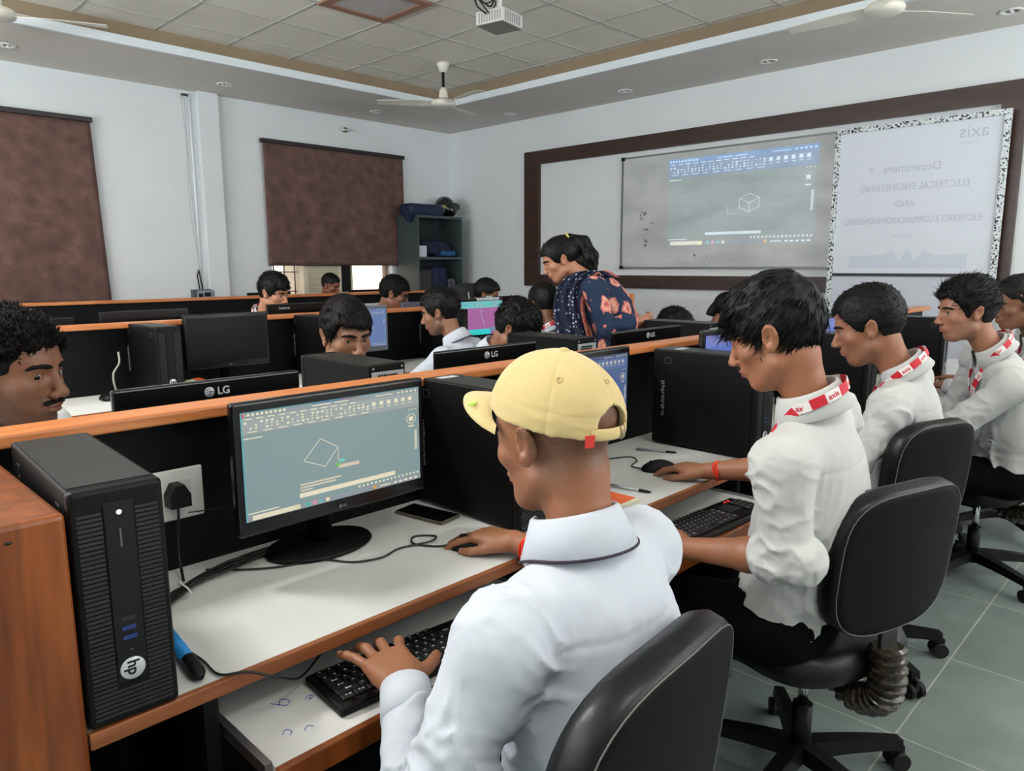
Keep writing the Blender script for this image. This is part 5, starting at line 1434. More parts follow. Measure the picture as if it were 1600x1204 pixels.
    # ---------------- eyes and brows
    if fine:
        for sg in (-1, 1):
            ey = MB(); c = HF.w((sg * .031, .0705, .003)); g = nrm(HF.d(gaze)); r_ = .0138 * hs
            fr_ = frame((0, 0, 0), g); M4 = Matrix(((*fr_.R[0], c[0]), (*fr_.R[1], c[1]), (*fr_.R[2], c[2]), (0, 0, 0, 1)))
            prof = [(r_ * math.sin(a), r_ * math.cos(a)) for a in np.linspace(0, PI, 14)]; prof[0] = (0, r_); prof[-1] = (0, -r_)
            ey.lathe(prof, 18, 0, M=M4 @ Matrix.Rotation(-PI / 2, 4, 'X'))
            ey.lathe([(0, r_ + .0004), (r_ * .44, r_ * .90 + .0006), (r_ * .48, r_ * .87)], 16, 1, M=M4 @ Matrix.Rotation(-PI / 2, 4, 'X'))
            ey.build('eye', [M_eye, M_iris], body)
            if brow:
                b = MB(); pts_ = [HF.w((sg * x, y, z)) for x, y, z in ((.009, .0945, .0205), (.020, .0945, .0228), (.033, .0890, .0245), (.045, .0800, .0225), (.053, .0715, .017))]
                b.tube(pts_, [.0030 * hs, .0050 * hs, .0052 * hs, .0044 * hs, .0020 * hs], 8); b.build('eyebrow', hairmat or M_hair, body)
                if hh <= .005:
                    b = MB(); lid = [HF.w((sg * .031 + .0140 * math.cos(a), .0705 + .0146 * math.sin(max(.1, a)) * .9 + .001, .003 + .0058 * openness * math.sin(a) + .001)) for a in np.linspace(.0, PI, 9)]
                    b.tube(lid, .0010, 5); b.build('eyelashes', M_hair, body)
    if beard:
        for bn_, (c, r) in beard.items():
            Vb = Vol(HF.o - .16, HF.o + .16, min(h, .0035))
            for (cc, rr_) in zip(c, r): Vb.add(ell(HF.w(cc), V3(rr_) * hs, HF.R), .006)
            Vb.warp(lambda P: .0016 * vnoise(P * 420))
            mesh_obj(bn_, Vb.mesh(bn_), hairmat or M_hair, body)
    # ---------------- hair
    if hair: mesh_obj('hair', hair_mesh(HF, hair, hh, seed), hairmat or M_hair, body)
    # ---------------- shirt
    if shirt is not None:
        V = Vol(np.minimum(lo, Pv - .2), np.maximum(hi, Pv + .2), h)
        V.add(ell(sp(.60), V3(chest[0] + tight, chest[1] + tight, .19), TF.R), .0); V.add(ell(sp(.36), V3(belly[0], belly[1], .20), TF.R), .06)
        V.add(ell(sp(.06), V3(hip[0], hip[1], .13), TF.R), .06)
        V.add(rc(SL + R_ * .03, SR - R_ * .03, .058, .058), .05)
        V.add(rc(sp(.90), SL + R_ * .02, .052, .050), .03); V.add(rc(sp(.90), SR - R_ * .02, .052, .050), .03)
        V.add(ell(SL, V3(.060, .060, .060)), .03); V.add(ell(SR, V3(.060, .060, .060)), .03)
        for a, b, s_, fr_ in ((SL, EL, WL, sl_end[0]), (SR, ER, WR, sl_end[1])):
            V.add(rc(a, b, .060, .054), .03)
            if sleeve == 'long': V.add(rc(b, b + (s_ - b) * fr_, .054, .039), .02)
            elif sleeve == 'rolled':
                e_ = b + (s_ - b) * (cuff_at or .16); V.add(rc(b, e_, .051, .050), .02)
                dr = nrm(s_ - b); V.cut(halfspace(e_ + dr * .012, -dr) if False else rc(e_ + dr * .045, e_ + dr * .3, .05, .08), .004)
                V.add(rc(e_ - dr * .03, e_ - dr * .004, .0575, .058), .004); V.add(rc(e_ - dr * .062, e_ - dr * .045, .0565, .057), .004)
        if extra_shirt:
            for p, k in extra_shirt: V.add(p, k)
        up_ = fold_noise(U_ * .9 + R_ * .35, fold * 1.9, 18, seed); arm_f = fold_noise(np.cross(EL - SL, Fw) + (EL - SL) * .3, fold * 1.25, 22, seed + 3)
        def wf(P):
            t = (P - Pv) @ U_ / Lt; lat = np.abs((P - Pv) @ R_)
            low = np.clip(1.25 - t, .25, 1.1); arm = np.clip((lat - .13) / .04, 0, 1)
            hz = fold_noise(R_, fold * 2.2, 20, seed + 8)(P) * np.clip(.5 - t, 0, .5) * 2
            eb = 0
            for E_, ax_ in ((EL, WL - SL), (ER, WR - SR)):
                wgt = np.exp(-(((P - E_) ** 2).sum(1)) / .0075)
                far_ = wgt > .02; v = np.zeros(len(P)); v[far_] = fold_noise(np.cross(ax_, Fw) + V3(.01, 0, 0), fold * 2.0, 26, seed + 17)(P[far_]) * wgt[far_]; eb = eb + v
            bk = (P - sp(.5)) @ Fw < .02
            yk = .0022 * np.exp(-((t - .80) * Lt / .0045) ** 2) * bk * (1 - arm)
            return up_(P) * low * (1 - arm) * .8 + hz * (1 - arm) + arm_f(P) * arm * 1.1 + eb + yk
        V.warp(wf)
        V.cut(rc(sp(1.0) + Fw * .01, sp(1.3) + Fw * .01, .056, .085), .006)
        if untuck: V.cut(halfspace(Pv - U_ * untuck, U_), 0)
        sh = mesh_obj('shirt', V.mesh('shirt'), shirt, body)
        if sleeve == 'long' and hh <= .005:
            for b, s_, fr_ in ((EL, WL, sl_end[0]), (ER, WR, sl_end[1])):
                dr = nrm(s_ - b); s_ = s_ - (s_ - b) * (.92 - fr_); q_ = MB(); p0 = s_ - dr * .065; p1 = s_ - dr * .004
                q_.tube([p0 - dr * .002, p0, p0 + dr * .03, p1, p1, p0 + dr * .02], [.036, .0435, .0425, .0405, .0370, .034], 26, cap=False)
                q_.build('cuff', shirt, sh)
        if collar:
            cf = frame_up(sp(1.0), (nb - sp(.9)), R0)
            if collar is not True: cf.o = cf.o + V3(collar)
            cl = MB(); n = 40; rings = []
            for i in range(n + 1):
                a = -PI / 2 + PI * .10 + (2 * PI - PI * .20) * i / n; fx, fy = math.cos(a), math.sin(a)
                fa = -PI / 2 + .3 * math.pi; back = max(0, -(-fy)) if False else (1 - math.sin(a + PI)) / 2
                # a runs round the neck; the opening faces forward (+y)
                a2 = a + PI; fx, fy = math.cos(a2), math.sin(a2)
                rise = .030 + .014 * (.5 - .5 * fy); drop = -.012 - .028 * max(0, fy) ** 2
                prof = [(.064, -.01), (.060, rise), (.064, rise + .004), (.069, rise), (.090, drop), (.087, drop - .003), (.082, drop + .002), (.067, rise - .008), (.068, -.01)]
                rings.append([cl.bm.verts.new(cf.w((fx * r * 1.02, fy * r + .004, z))) for r, z in prof])
            for i in range(n):
                for j in range(len(rings[0]) - 1):
                    f = cl.bm.faces.new((rings[i][j], rings[i][j + 1], rings[i + 1][j + 1], rings[i + 1][j])); f.smooth = True
            co = cl.build('collar', shirt, sh)
            if piping:
                pb_ = MB(); pts_ = []
                for i in range(2, n - 1):
                    v = [None]; a2 = -PI / 2 + PI * .10 + (2 * PI - PI * .20) * i / n + PI; fx, fy = math.cos(a2), math.sin(a2); drop = -.012 - .028 * max(0, fy) ** 2
                    pts_.append(cf.w((fx * .0925, fy * .0905 + .004, drop - .002)))
                pb_.tube(pts_, .0024, 6); pb_.build('collar_piping', mat('dark_piping', (40, 26, 44), .7), sh)
            if lanyard is not None:
                lf = cf; pts_ = []; ends = lanyard.get('drop', .22)
                front_l = sp(.62) + Fw * (chest[1] + .02)
                for a in np.linspace(0, PI, 25): pts_.append(lf.w((-math.cos(a) * .086, -math.sin(a) * .090 + .008, .018 + .016 * math.sin(a))))
                L1 = [pts_[0] + (front_l - pts_[0]) * t + Fw * .02 * math.sin(t * PI) for t in (.85, .6, .35, .15)]; L2 = [pts_[-1] + (front_l - pts_[-1]) * t + Fw * .02 * math.sin(t * PI) for t in (.15, .35, .6, .85)]
                pts_ = L1 + pts_ + L2; pts_ = spline(pts_, 5); q_ = MB(); hw = .0115
                P3 = [V3(p) for p in pts_]; rings = []; acc = 0; seg_i = []
                for i, p in enumerate(P3):
                    t_ = nrm(P3[min(i + 1, len(P3) - 1)] - P3[max(0, i - 1)]); out_ = nrm(p - (lf.o + lf.R[:, 2] * ((p - lf.o) @ lf.R[:, 2]))); w_ = nrm(np.cross(t_, out_)); out_ = np.cross(w_, t_)
                    w_ = nrm(w_ + out_ * .25) if False else w_
                    rings.append([q_.bm.verts.new(p + w_ * a_ + out_ * b_) for a_, b_ in ((-hw, -.0008), (hw, -.0008), (hw, .0012), (-hw, .0012))])
                    if i: acc += np.linalg.norm(p - P3[i - 1])
                    seg_i.append((acc, p, t_, out_, w_))
                for i in range(len(P3) - 1):
                    mi_ = 1 if (seg_i[i][0] / .072) % 1 < .5 else 0
                    for j in range(4): q_.bm.faces.new((rings[i][j], rings[i][(j + 1) % 4], rings[i + 1][(j + 1) % 4], rings[i + 1][j])).material_index = mi_
                lt = 0
                while lt < acc:
                    c_ = min(seg_i, key=lambda r_: abs(r_[0] - lt - .072 * .25)); _, p, t_, out_, w_ = c_
                    sgn = 1 if w_[2] > 0 else -1; y_ = w_ * sgn; x_ = np.cross(y_, out_); o_ = p + out_ * .0014
                    text_into(q_, 'axis', .0175, Matrix(((x_[0], y_[0], out_[0], o_[0]), (x_[1], y_[1], out_[1], o_[1]), (x_[2], y_[2], out_[2], o_[2]), (0, 0, 0, 1))), 2, .0001, True)
                    lt += .072
                q_.build('lanyard', [M_red, M_lanw, M_red], body)
    # ---------------- trousers and shoes
    if trouser is not None:
        V = Vol(np.minimum(np.minimum(AL, AR), Pv) - .2, np.maximum(np.maximum(KL, KR), Pv) + .22, max(h, .01))
        V.add(ell(Pv - U_ * .0, V3(.17, .13, .12), TF.R), 0)
        for a, b, c in ((HL, KL, AL), (HR, KR, AR)):
            V.add(rc(a, b, .088, .064), .04); V.add(rc(b, c + V3(0, 0, .05), .06, .05), .02)
        V.warp(fold_noise((0, 0, 1), .006, 14, seed + 1))
        mesh_obj('trousers', V.mesh('trousers'), trouser, body)
        for a in (AL, AR):
            s_ = MB(); 
            Vs = Vol(a - .2, a + .25, .008); g = nrm(V3(Fw[0], Fw[1], 0)); z_ = V3(a[0], a[1], max(.045, a[2] - .045))
            Vs.add(ell(z_, (.045, .045, .045)), 0); Vs.add(ell(z_ + g * .10 - V3(0, 0, .008), V3(.045, .09, .035), frame((0, 0, 0), g).R), .03); Vs.add(ell(z_ + V3(0, 0, .03), (.04, .04, .045)), .03)
            Vs.cut(halfspace((0, 0, max(.004, a[2] - .088)), (0, 0, 1)), 0)
            mesh_obj('shoe', Vs.mesh('shoe'), mat('black_shoe', (16, 17, 20), .35), body)
    PEOPLE[key] = dict(body=body, HF=HF, TF=TF, SL=SL, SR=SR, EL=EL, ER=ER, WL=WL, WR=WR, N=N)
    return body

def wrist_band(key, which, label, m=M_redthread, back=.03):
    p = PEOPLE[key]; e, w = (p['EL'], p['WL']) if which == 'L' else (p['ER'], p['WR']); d = nrm(w - e); b = MB()
    for k in range(3):
        c = w - d * (back + k * .0045); f = frame(c, d)
        b.tube([f.w((.0295 * math.cos(a), .003 * math.sin(3 * a + k), .0275 * math.sin(a))) for a in np.linspace(0, 2 * PI, 25)], .0026, 6, cap=False)
    b.build('wrist_thread', m, p['body'])
DARK = (96, 62, 44); MID = (128, 84, 60); WARM = (140, 94, 68)
short_hair = dict(t=.012, side=.003, back=.005, strands=1500, length=.012, lift=.5, amp=.0025, freq=70, smin=-.02, nape=-.05)
flat = dict(curl=(.25, .25, .3, .35), spread=.1, thumb=.5)
mouse_hand = dict(curl=((.25, .35), (.25, .35), (.35, .5), (.45, .6)), spread=.08, thumb=.55)

# --- near row -------------------------------------------------------
# boy in the yellow cap
person('cap', 'boy in a yellow cap and white shirt seated nearest the camera, back turned',
       head=(.835, .725, 1.135), look=(-.02, 1, -.22), neck=(.828, .668, .985), pelvis=(.85, .67, .50), shoulder_dir=(1, .10, 0), skin=(146, 96, 68),
       hh=.0035, h=.0045, wrists=((.660, .890, .722), (1.115, 1.085, .785)), pole=((-.6, -.5, -.8), (.7, -.4, -.8)),
       hands=(dict(d=(.28, 1, -.05), up=(-.1, 0, 1), curl=((.05, .45), (.0, .42), (-.1, .35), (-.2, .22)), spread=.20, thumb=.85, thumb_curl=.15, sc=1.12),
              dict(d=(-.28, 1, -.02), up=(0, 0, 1), curl=((.3, .25), (.3, .25), (.4, .3), (.5, .4)), spread=.08, thumb=.5)),
       hair=None, piping=True, seed=3, chest=(.165, .118), belly=(.165, .13), stubble=.25, fade=-.045, sw=.19, sl_end=(.92, .74), fold=.008)
wrist_band('cap', 'R', '')
# second boy
person('second', 'boy with thick black hair and rolled-up sleeves, second in the near row',
       head=(1.605, .735, 1.235), look=(-.18, 1, -.42), neck=(1.645, .655, 1.08), pelvis=(1.73, .72, .54), shoulder_dir=(1, .12, 0), skin=(150, 98, 70), shirt=M_shirt2,
       hh=.0038, h=.0045, wrists=((1.475, .87, .725), (1.915, 1.065, .785)), elbows=((1.475, .62, .77), None), pole=((-.5, -.3, -.8), (.8, -.3, -.6)), sleeve='rolled', cuff_at=.14,
       hands=(dict(d=(.18, 1, .03), up=(-.55, .1, .9), curl=((.1, .1), (.12, .12), (.15, .15), (.2, .2)), spread=.04, thumb=.3),
              dict(d=(-.05, 1, -.05), up=(0, 0, 1), curl=((.3, .25), (.3, .25), (.4, .3), (.5, .4)), spread=.08, thumb=.55)),
       hair=dict(t=.022, side=.007, back=.010, front=.012, line=.056, amp=.005, freq=45, strands=4600, length=.032, lift=.16, flow=(0, .75, -.35), gravity=.25, spread=.15, nape=-.062, width=.0020, smin=-.05, fringe=lambda x: -.012 + .01 * np.sin(x * 160)),
       lanyard=dict(), seed=5, chest=(.155, .112), belly=(.15, .125), fold=.011, sw=.18)
wrist_band('second', 'R', '')
# third boy
person('third', 'boy with cropped black hair and a red lanyard, third in the near row',
       head=(2.60, .865, 1.186), look=(-.30, 1, -.35), neck=(2.655, .755, 1.045), pelvis=(2.73, .82, .53), hs=1.05, shoulder_dir=(1, .15, 0), skin=(142, 94, 68), shirt=M_shirt2,
       hh=.005, h=.006, wrists=((2.45, 1.08, .76), (2.95, 1.08, .76)), hands=(flat_ := dict(d=(.1, 1, 0), up=(0, 0, 1), **flat), flat_),
       hair=dict(t=.016, side=.006, back=.007, strands=2600, length=.014, lift=.45, amp=.002, freq=80, smin=-.03, nape=-.06, line=.066, flow=(0, .8, 0)), lanyard=dict(), seed=8, sw=.19, fold=.011, stubble=.3)
# fourth boy
person('fourth', 'boy with swept-up black hair in profile, seated in front of the banner',
       head=(3.39, .76, 1.205), look=(-.62, .8, -.12), neck=(3.46, .665, 1.05), pelvis=(3.62, .62, .54), shoulder_dir=(.9, .45, 0), skin=(158, 108, 84), shirt=M_shirt2,
       hh=.005, h=.006, wrists=((3.36, .99, .80), (3.57, 1.05, .78)), hands=(dict(d=(.3, 1, 0), up=(0, 0, 1), **flat), dict(d=(-.2, 1, 0), up=(0, 0, 1), **flat)),
       hair=dict(t=.026, side=.010, back=.012, front=.018, strands=3200, length=.028, lift=.3, amp=.004, freq=50, flow=(0, -.6, .5), line=.062, nape=-.06), lanyard=dict(), seed=11, sw=.19, fold=.015, stubble=.45, belly=(.17, .135), untuck=.0)
# fifth boy
person('fifth', 'short-haired boy with a red lanyard, cut by the right edge of the photo',
       head=(4.12, .72, 1.21), look=(-.62, .8, -.25), neck=(4.19, .63, 1.06), pelvis=(4.42, .60, .54), shoulder_dir=(.95, .3, 0), skin=(120, 78, 56), shirt=M_shirt2,
       hh=.006, h=.008, wrists=((4.2, 1.0, .78), (4.5, 1.0, .78)), hands=(flat_, flat_), hair=dict(short_hair, t=.014), lanyard=dict(), seed=12, fold=.01)

# --- far side of the nearest partition ------------------------------
tache = {'moustache': ([(-.012, .0985, -.0505), (.012, .0985, -.0505), (-.022, .092, -.053), (.022, .092, -.053)], [(.012, .006, .0045), (.012, .006, .0045), (.008, .006, .005), (.008, .006, .005)])}
person('left', 'boy with tall curly hair and a moustache looking right, at the left edge',
       head=(.388, 2.0, 1.152), look=(.66, -.76, -.10), neck=(.365, 2.085, 1.0), pelvis=(.32, 2.30, .50), shoulder_dir=(-.75, -.66, 0), skin=(122, 80, 58), shirt=M_shirt2,
       hh=.0032, h=.006, wrists=((.62, 2.08, .77), (.30, 1.98, .77)), hands=(dict(d=(.2, -1, 0), up=(0, 0, 1), **flat), dict(d=(.2, -1, 0), up=(0, 0, 1), **flat)), hs=1.13,
       hair=dict(t=.012, side=.006, back=.008, front=.009, amp=.006, freq=55, strands=6000, length=.016, lift=.7, flow=(0, -.2, .6), gravity=.0, spread=.6, line=.062, nape=-.06, width=.0017, smin=.03), openness=.75, seed=21, beard=tache, stubble=.85, gaze=(.35, 1, -.25), lips=(120, 64, 60), hairmat=M_hairb)
person('fringe', 'boy with a brown-black fringe and lowered eyes behind the turned-round tower',
       head=(1.53, 2.37, 1.135), look=(-.12, -1, -.22), neck=(1.55, 2.47, .975), pelvis=(1.58, 2.60, .49), hs=1.08, shoulder_dir=(-1, -.15, 0), skin=(132, 88, 64),
       hh=.0042, h=.008, wrists=((1.78, 2.14, .77), (1.42, 2.30, .72)), hands=(dict(d=(-.2, -1, 0), up=(0, 0, 1), **flat),) * 2,
       hair=dict(t=.020, side=.009, back=.008, front=.008, line=.052, amp=.003, freq=45, strands=3600, length=.026, lift=.08, flow=(.8, .5, -.2), gravity=.1, spread=.10, width=.0014, fringe=lambda x: .22 * x), openness=.5, seed=22, gaze=(.1, 1, -.35), beard=tache, hairmat=M_hairb)
person('bowed', 'boy with wavy black hair bowing his head just above the yellow cap',
       head=(2.50, 2.42, 1.095), look=(.50, -1, -.75), neck=(2.46, 2.53, .985), pelvis=(2.5, 2.64, .51), shoulder_dir=(-1, -.2, 0), skin=(140, 94, 70),
       hh=.005, h=.009, wrists=((2.78, 2.2, .77), (2.18, 2.2, .77)), hands=(flat_b := dict(d=(0, -1, 0), up=(0, 0, 1), **flat),) * 2,
       hair=dict(t=.026, side=.012, back=.012, front=.012, line=.055, amp=.007, freq=50, strands=2500, length=.026, lift=.4, flow=(.5, .5, 0), spread=.4), openness=.3, seed=23)
person('crown', 'person showing only the black crown of a bowed head, below the whiteboard corner',
       head=(3.84, 2.40, 1.0), look=(.3, -1, -.8), neck=(3.80, 2.52, .91), pelvis=(3.78, 2.68, .48), shoulder_dir=(-1, -.1, 0), skin=MID,
       hh=.006, h=.01, wrists=((4.0, 2.2, .77), (3.6, 2.35, .74)), hands=(flat_b,) * 2, hair=dict(t=.026, side=.014, back=.016, amp=.005, freq=50, strands=1500, length=.025, lift=.3, line=.05), openness=.2, seed=24, fine=False)
person('girl', 'girl with smooth tied black hair facing right, left of the thick-haired boy',
       head=(4.52, 2.39, 1.085), look=(.55, -.75, -.35), neck=(4.46, 2.48, .95), pelvis=(4.4, 2.66, .49), shoulder_dir=(-.9, -.5, 0), skin=(134, 88, 64),
       hh=.006, h=.01, wrists=((4.6, 2.2, .77), (4.25, 2.3, .77)), hands=(flat_b,) * 2, hair=dict(t=.008, side=.006, back=.010, amp=.0015, line=.06, nape=-.07, burn=-.04, extra=[((0, -.11, -.05), (.03, .03, .07))]), openness=.5, seed=25, sw=.165)

# --- middle row, near side ------------------------------------------
person('bearded', 'bearded boy with a dark line on his white collar, back turned, in the middle row',
       head=(2.64, 3.14, 1.135), look=(-.55, .8, -.25), neck=(2.69, 3.06, .99), pelvis=(2.72, 3.05, .52), shoulder_dir=(.9, .35, 0), skin=(142, 98, 74), piping=True,
       hh=.005, h=.007, wrists=((2.50, 3.44, .80), (2.95, 3.5, .79)), hands=(dict(d=(-.1, 1, 0), up=(0, 0, 1), **flat),) * 2,
       hair=dict(t=.022, side=.008, back=.014, front=.012, amp=.003, freq=50, strands=2200, length=.024, lift=.25, flow=(0, -.7, -.2), nape=-.065), seed=31, stubble=1.0)
person('striped', 'boy with black hair and a red-banded white collar, just left of the woman',
       head=(3.34, 3.0, 1.155), look=(.15, .9, -.25), neck=(3.34, 2.91, 1.01), pelvis=(3.3, 2.95, .52), shoulder_dir=(1, 0, 0), skin=(118, 76, 54),
       hh=.006, h=.008, wrists=((3.1, 3.45, .79), (3.5, 3.45, .79)), hands=(dict(d=(0, 1, 0), up=(0, 0, 1), **flat),) * 2, hair=dict(short_hair, t=.018, back=.012), lanyard=dict(), seed=32)

# --- middle row, far side -------------------------------------------
person('moustached', 'boy with a thin moustache and lowered eyes just above the Lenovo monitor',
       head=(2.43, 4.62, 1.215), look=(.42, -.85, -.28), neck=(2.40, 4.72, 1.06), pelvis=(2.42, 4.85, .52), shoulder_dir=(-.95, -.3, 0), skin=(176, 124, 96), lanyard=dict(),
       hh=.005, h=.009, wrists=((2.7, 4.5, .79), (2.3, 4.5, .79)), hands=(flat_b,) * 2, hair=dict(t=.026, side=.008, back=.008, front=.014, amp=.004, freq=50, strands=2200, length=.024, lift=.3, flow=(.6, .6, -.2), line=.052), openness=.35, gaze=(.1, 1, -.3), beard=tache, seed=41)
person('glasses', 'boy with dark-rimmed glasses looking right, in front of the steel rack',
       head=(3.465, 4.67, 1.178), look=(.62, -.62, -.30), neck=(3.41, 4.77, 1.035), pelvis=(3.41, 4.92, .51), shoulder_dir=(-.85, -.5, 0), skin=(138, 92, 68),
       hh=.005, h=.01, wrists=((3.65, 4.58, .77), (3.25, 4.6, .77)), hs=1.05, hands=(flat_b,) * 2, hair=dict(t=.020, side=.010, back=.012, front=.008, amp=.003, strands=1800, length=.02, lift=.25, flow=(.3, .6, -.2), line=.055), openness=.6, seed=42, hairmat=M_hairb)
person('corner', 'boy with short black hair against the front wall, above the magenta screen',
       head=(4.48, 4.70, 1.138), look=(.62, -.72, -.35), neck=(4.44, 4.79, 1.0), pelvis=(4.42, 4.98, .5), shoulder_dir=(-.85, -.5, 0), skin=(128, 84, 62),
       hh=.006, h=.01, wrists=((4.65, 4.6, .77), (4.25, 4.62, .77)), hs=1.08, hands=(flat_b,) * 2, hair=dict(short_hair, t=.018, front=.010), openness=.4, seed=43, shirt=mat('dark_shirt', (38, 40, 46), .9), collar=False)
# --- behind the farthest partition
person('far', 'boy peering over the farthest partition in front of the window air conditioner',
       head=(4.35, 7.0, 1.185), look=(.45, -.85, -.35), neck=(4.32, 7.08, 1.03), pelvis=(4.3, 7.15, .50), shoulder_dir=(-.9, -.3, 0), skin=(136, 82, 58), feet=((4.2, 6.85), (4.42, 6.85)),
       hh=.006, h=.01, wrists=((4.5, 6.85, .77), (4.15, 6.85, .77)), hands=(flat_b,) * 2, hair=dict(short_hair, t=.014), openness=.4, seed=51, shirt=mat('brown_shirt', (92, 62, 50), .9), collar=False)

# the glasses
HF = PEOPLE['glasses']['HF']; gl = MB()
for sg in (-1, 1):
    c = (sg * .033, .104, .0)
    gl.tube([HF.w((c[0] + .025 * math.copysign(abs(math.cos(a)) ** .6, math.cos(a)), c[1] - abs(c[0]) * .1, c[2] + .019 * math.copysign(abs(math.sin(a)) ** .6, math.sin(a)))) for a in np.linspace(0, 2 * PI, 25)], .0022, 6, cap=False)
    gl.tube([HF.w((sg * .058, .098, .006)), HF.w((sg * .082, .05, .008)), HF.w((sg * .082, -.01, .006))], .0022, 6)
gl.tube([HF.w((-.009, .103, .004)), HF.w((0, .108, .007)), HF.w((.009, .103, .004))], .002, 6)
g_ = tag(gl.build('glasses', mat('dark_frame', (26, 24, 26), .25)), 'dark-rimmed glasses worn by the boy in front of the steel rack', 'glasses')
for sg in (-1, 1):
    l = MB(); l.lathe([(0, 0), (.0235, 0), (.0235, .0006), (0, .0008)], 20, M=Matrix(((*HF.R[0], HF.w((sg * .033, .1035, 0))[0]), (*HF.R[1], HF.w((sg * .033, .1035, 0))[1]), (*HF.R[2], HF.w((sg * .033, .1035, 0))[2]), (0, 0, 0, 1))) @ Matrix.Rotation(PI / 2, 4, 'X') @ Matrix.Diagonal((1, .75, 1, 1)))
    l.build('lens', M_glass, g_)

# the yellow cap
HF = PEOPLE['cap']['HF']; CF = Frame(HF.w((0, -.012, .036)), HF.R @ np.array(Matrix.Rotation(.36, 3, 'X')), 1.0)
M_cap = mat('khaki_yellow_cotton', (200, 177, 122), .9, noise=(5, .07), bump=(700, .12, .0006), sheen=.2)
V = Vol(CF.o - .2, CF.o + .24, .0028)
A_ = (.0885, .113, .098)
V.add(ell(CF.w((0, 0, -.005)), A_, CF.R), 0)
V.cut(ell(CF.w((0, 0, -.005)), [v - .0085 for v in A_], CF.R), .001)
V.cut((V.lo, V.lo + V.n * V.h, lambda P: ((P - CF.o) @ CF.R)[:, 2] + .012), .001)
V.cut(ell(CF.w((0, -.11, -.010)), (.036, .06, .044), CF.R), .001)
def capw(P):
    q = (P - CF.o) @ CF.R; an = np.arctan2(q[:, 0], q[:, 1]); rr_ = np.hypot(q[:, 0], q[:, 1])
    seam = np.abs(((an / (PI / 3)) % 1) - .5); seam = np.exp(-(np.minimum(.5 - seam, seam + 10) * rr_ * 1.05 / .0022) ** 2)
    band = np.exp(-((q[:, 2] - .020) / .0016) ** 2)
    return seam * .0011 + band * .0008 - .0018 * (1 - np.abs(vnoise(q * np.array([28, 28, 60])))) ** 2 * np.clip(1 - q[:, 2] / .06, 0, 1) + .0012 * vnoise(q * 22)
V.warp(capw)
capo = mesh_obj('cap', V.mesh('cap'), M_cap); tag(capo, 'pale yellow baseball cap worn by the boy nearest the camera', 'cap')
b = MB(); nU, nV_ = 26, 12; top = []; 
for k in range(nU + 1):
    a = PI * (.155 + .69 * k / nU); row = []
    for j in range(nV_ + 1):
        t = j / nV_; x0, y0 = math.cos(a) * .0875, math.sin(a) * .108
        ext = .078 * max(0, math.sin(PI * k / nU)) ** .55; x = x0 * (1 + .02 * t); y = y0 + ext * t
        z = -.012 - .020 * (x / .088) ** 2 * (1) - .012 * t * t + .012 * t * (1 - (x / .09) ** 2) * .3
        z += .0006 * math.cos(t * 2 * PI * 7) * (1 if t > .08 else 0)
        row.append((x, y, z))
    top.append(row)
g1 = [[b.bm.verts.new(CF.w(p)) for p in r] for r in top]; g2 = [[b.bm.verts.new(CF.w((p[0], p[1], p[2] - .0035))) for p in r] for r in top]
for k in range(nU):
    for j in range(nV_):
        f = b.bm.faces.new((g1[k][j], g1[k + 1][j], g1[k + 1][j + 1], g1[k][j + 1])); f.smooth = True
        f = b.bm.faces.new((g2[k][j], g2[k][j + 1], g2[k + 1][j + 1], g2[k + 1][j])); f.smooth = True
    b.bm.faces.new((g1[k][nV_], g1[k + 1][nV_], g2[k + 1][nV_], g2[k][nV_]))
b.build('brim', M_cap, capo)
b = MB()
for k in range(5):
    p0 = CF.w((-.058 + k * .008, .135 + k * .004, -.0225)); p1 = CF.w((-.062 + k * .008, .118 + k * .005, -.0195))
    b.tube([p0 + CF.d((0, 0, .001)), (p0 + p1) / 2 + CF.d((.003, 0, .0015)), p1 + CF.d((0, 0, .001))], .0013, 5)
b.build('lime_stitching', mat('lime_thread', (170, 206, 70), .6), capo)
V = Vol(CF.w((0, 0, .094)) - .03, CF.w((0, 0, .094)) + .03, .002); V.add(ell(CF.w((0, 0, .0925)), (.009, .009, .005), CF.R), 0); mesh_obj('button', V.mesh('button'), M_cap, capo)
b = MB(); b.tube([CF.w((math.sin(a) * .0885, -math.cos(a) * .112, -.004)) for a in np.linspace(-.50, .50, 12)], .01, 8, flat=(.0022, .009)); b.build('strap', M_cap, capo)
b = MB(); b.tube([CF.w((math.sin(a) * .090, -math.cos(a) * .114, -.004)) for a in np.linspace(.10, .24, 4)], .01, 8, flat=(.0026, .0105)); b.build('buckle', mat('dull_brass', (170, 150, 120), .35, .7), capo)
tg = frame(CF.w((-.046, -.101, -.012)), CF.d((-.5, -.9, 0)))
b = MB(); M4 = Matrix(((*tg.R[0], tg.o[0]), (*tg.R[1], tg.o[1]), (*tg.R[2], tg.o[2]), (0, 0, 0, 1)))
b.box(-.007, .007, -.001, .0012, -.009, .009, M=M4); b.build('red_tag', mat('red_tag', (206, 52, 44), .6), capo)
b = MB()
for a in (PI - 1.05, PI + 1.05, PI - .12):
    el_ = .78; n_ = V3(math.sin(a) * math.cos(el_), math.cos(a) * math.cos(el_), math.sin(el_)); c_ = n_ * V3(A_) + V3(0, 0, -.005); u1 = nrm(np.cross(n_, (0, 0, 1))); u2 = np.cross(n_, u1)
    b.tube([CF.w(c_ + u1 * .0042 * math.cos(k * PI / 6) + u2 * .0042 * math.sin(k * PI / 6)) for k in range(13)], .0009, 5, cap=False)
b.build('eyelet', M_cap, capo)

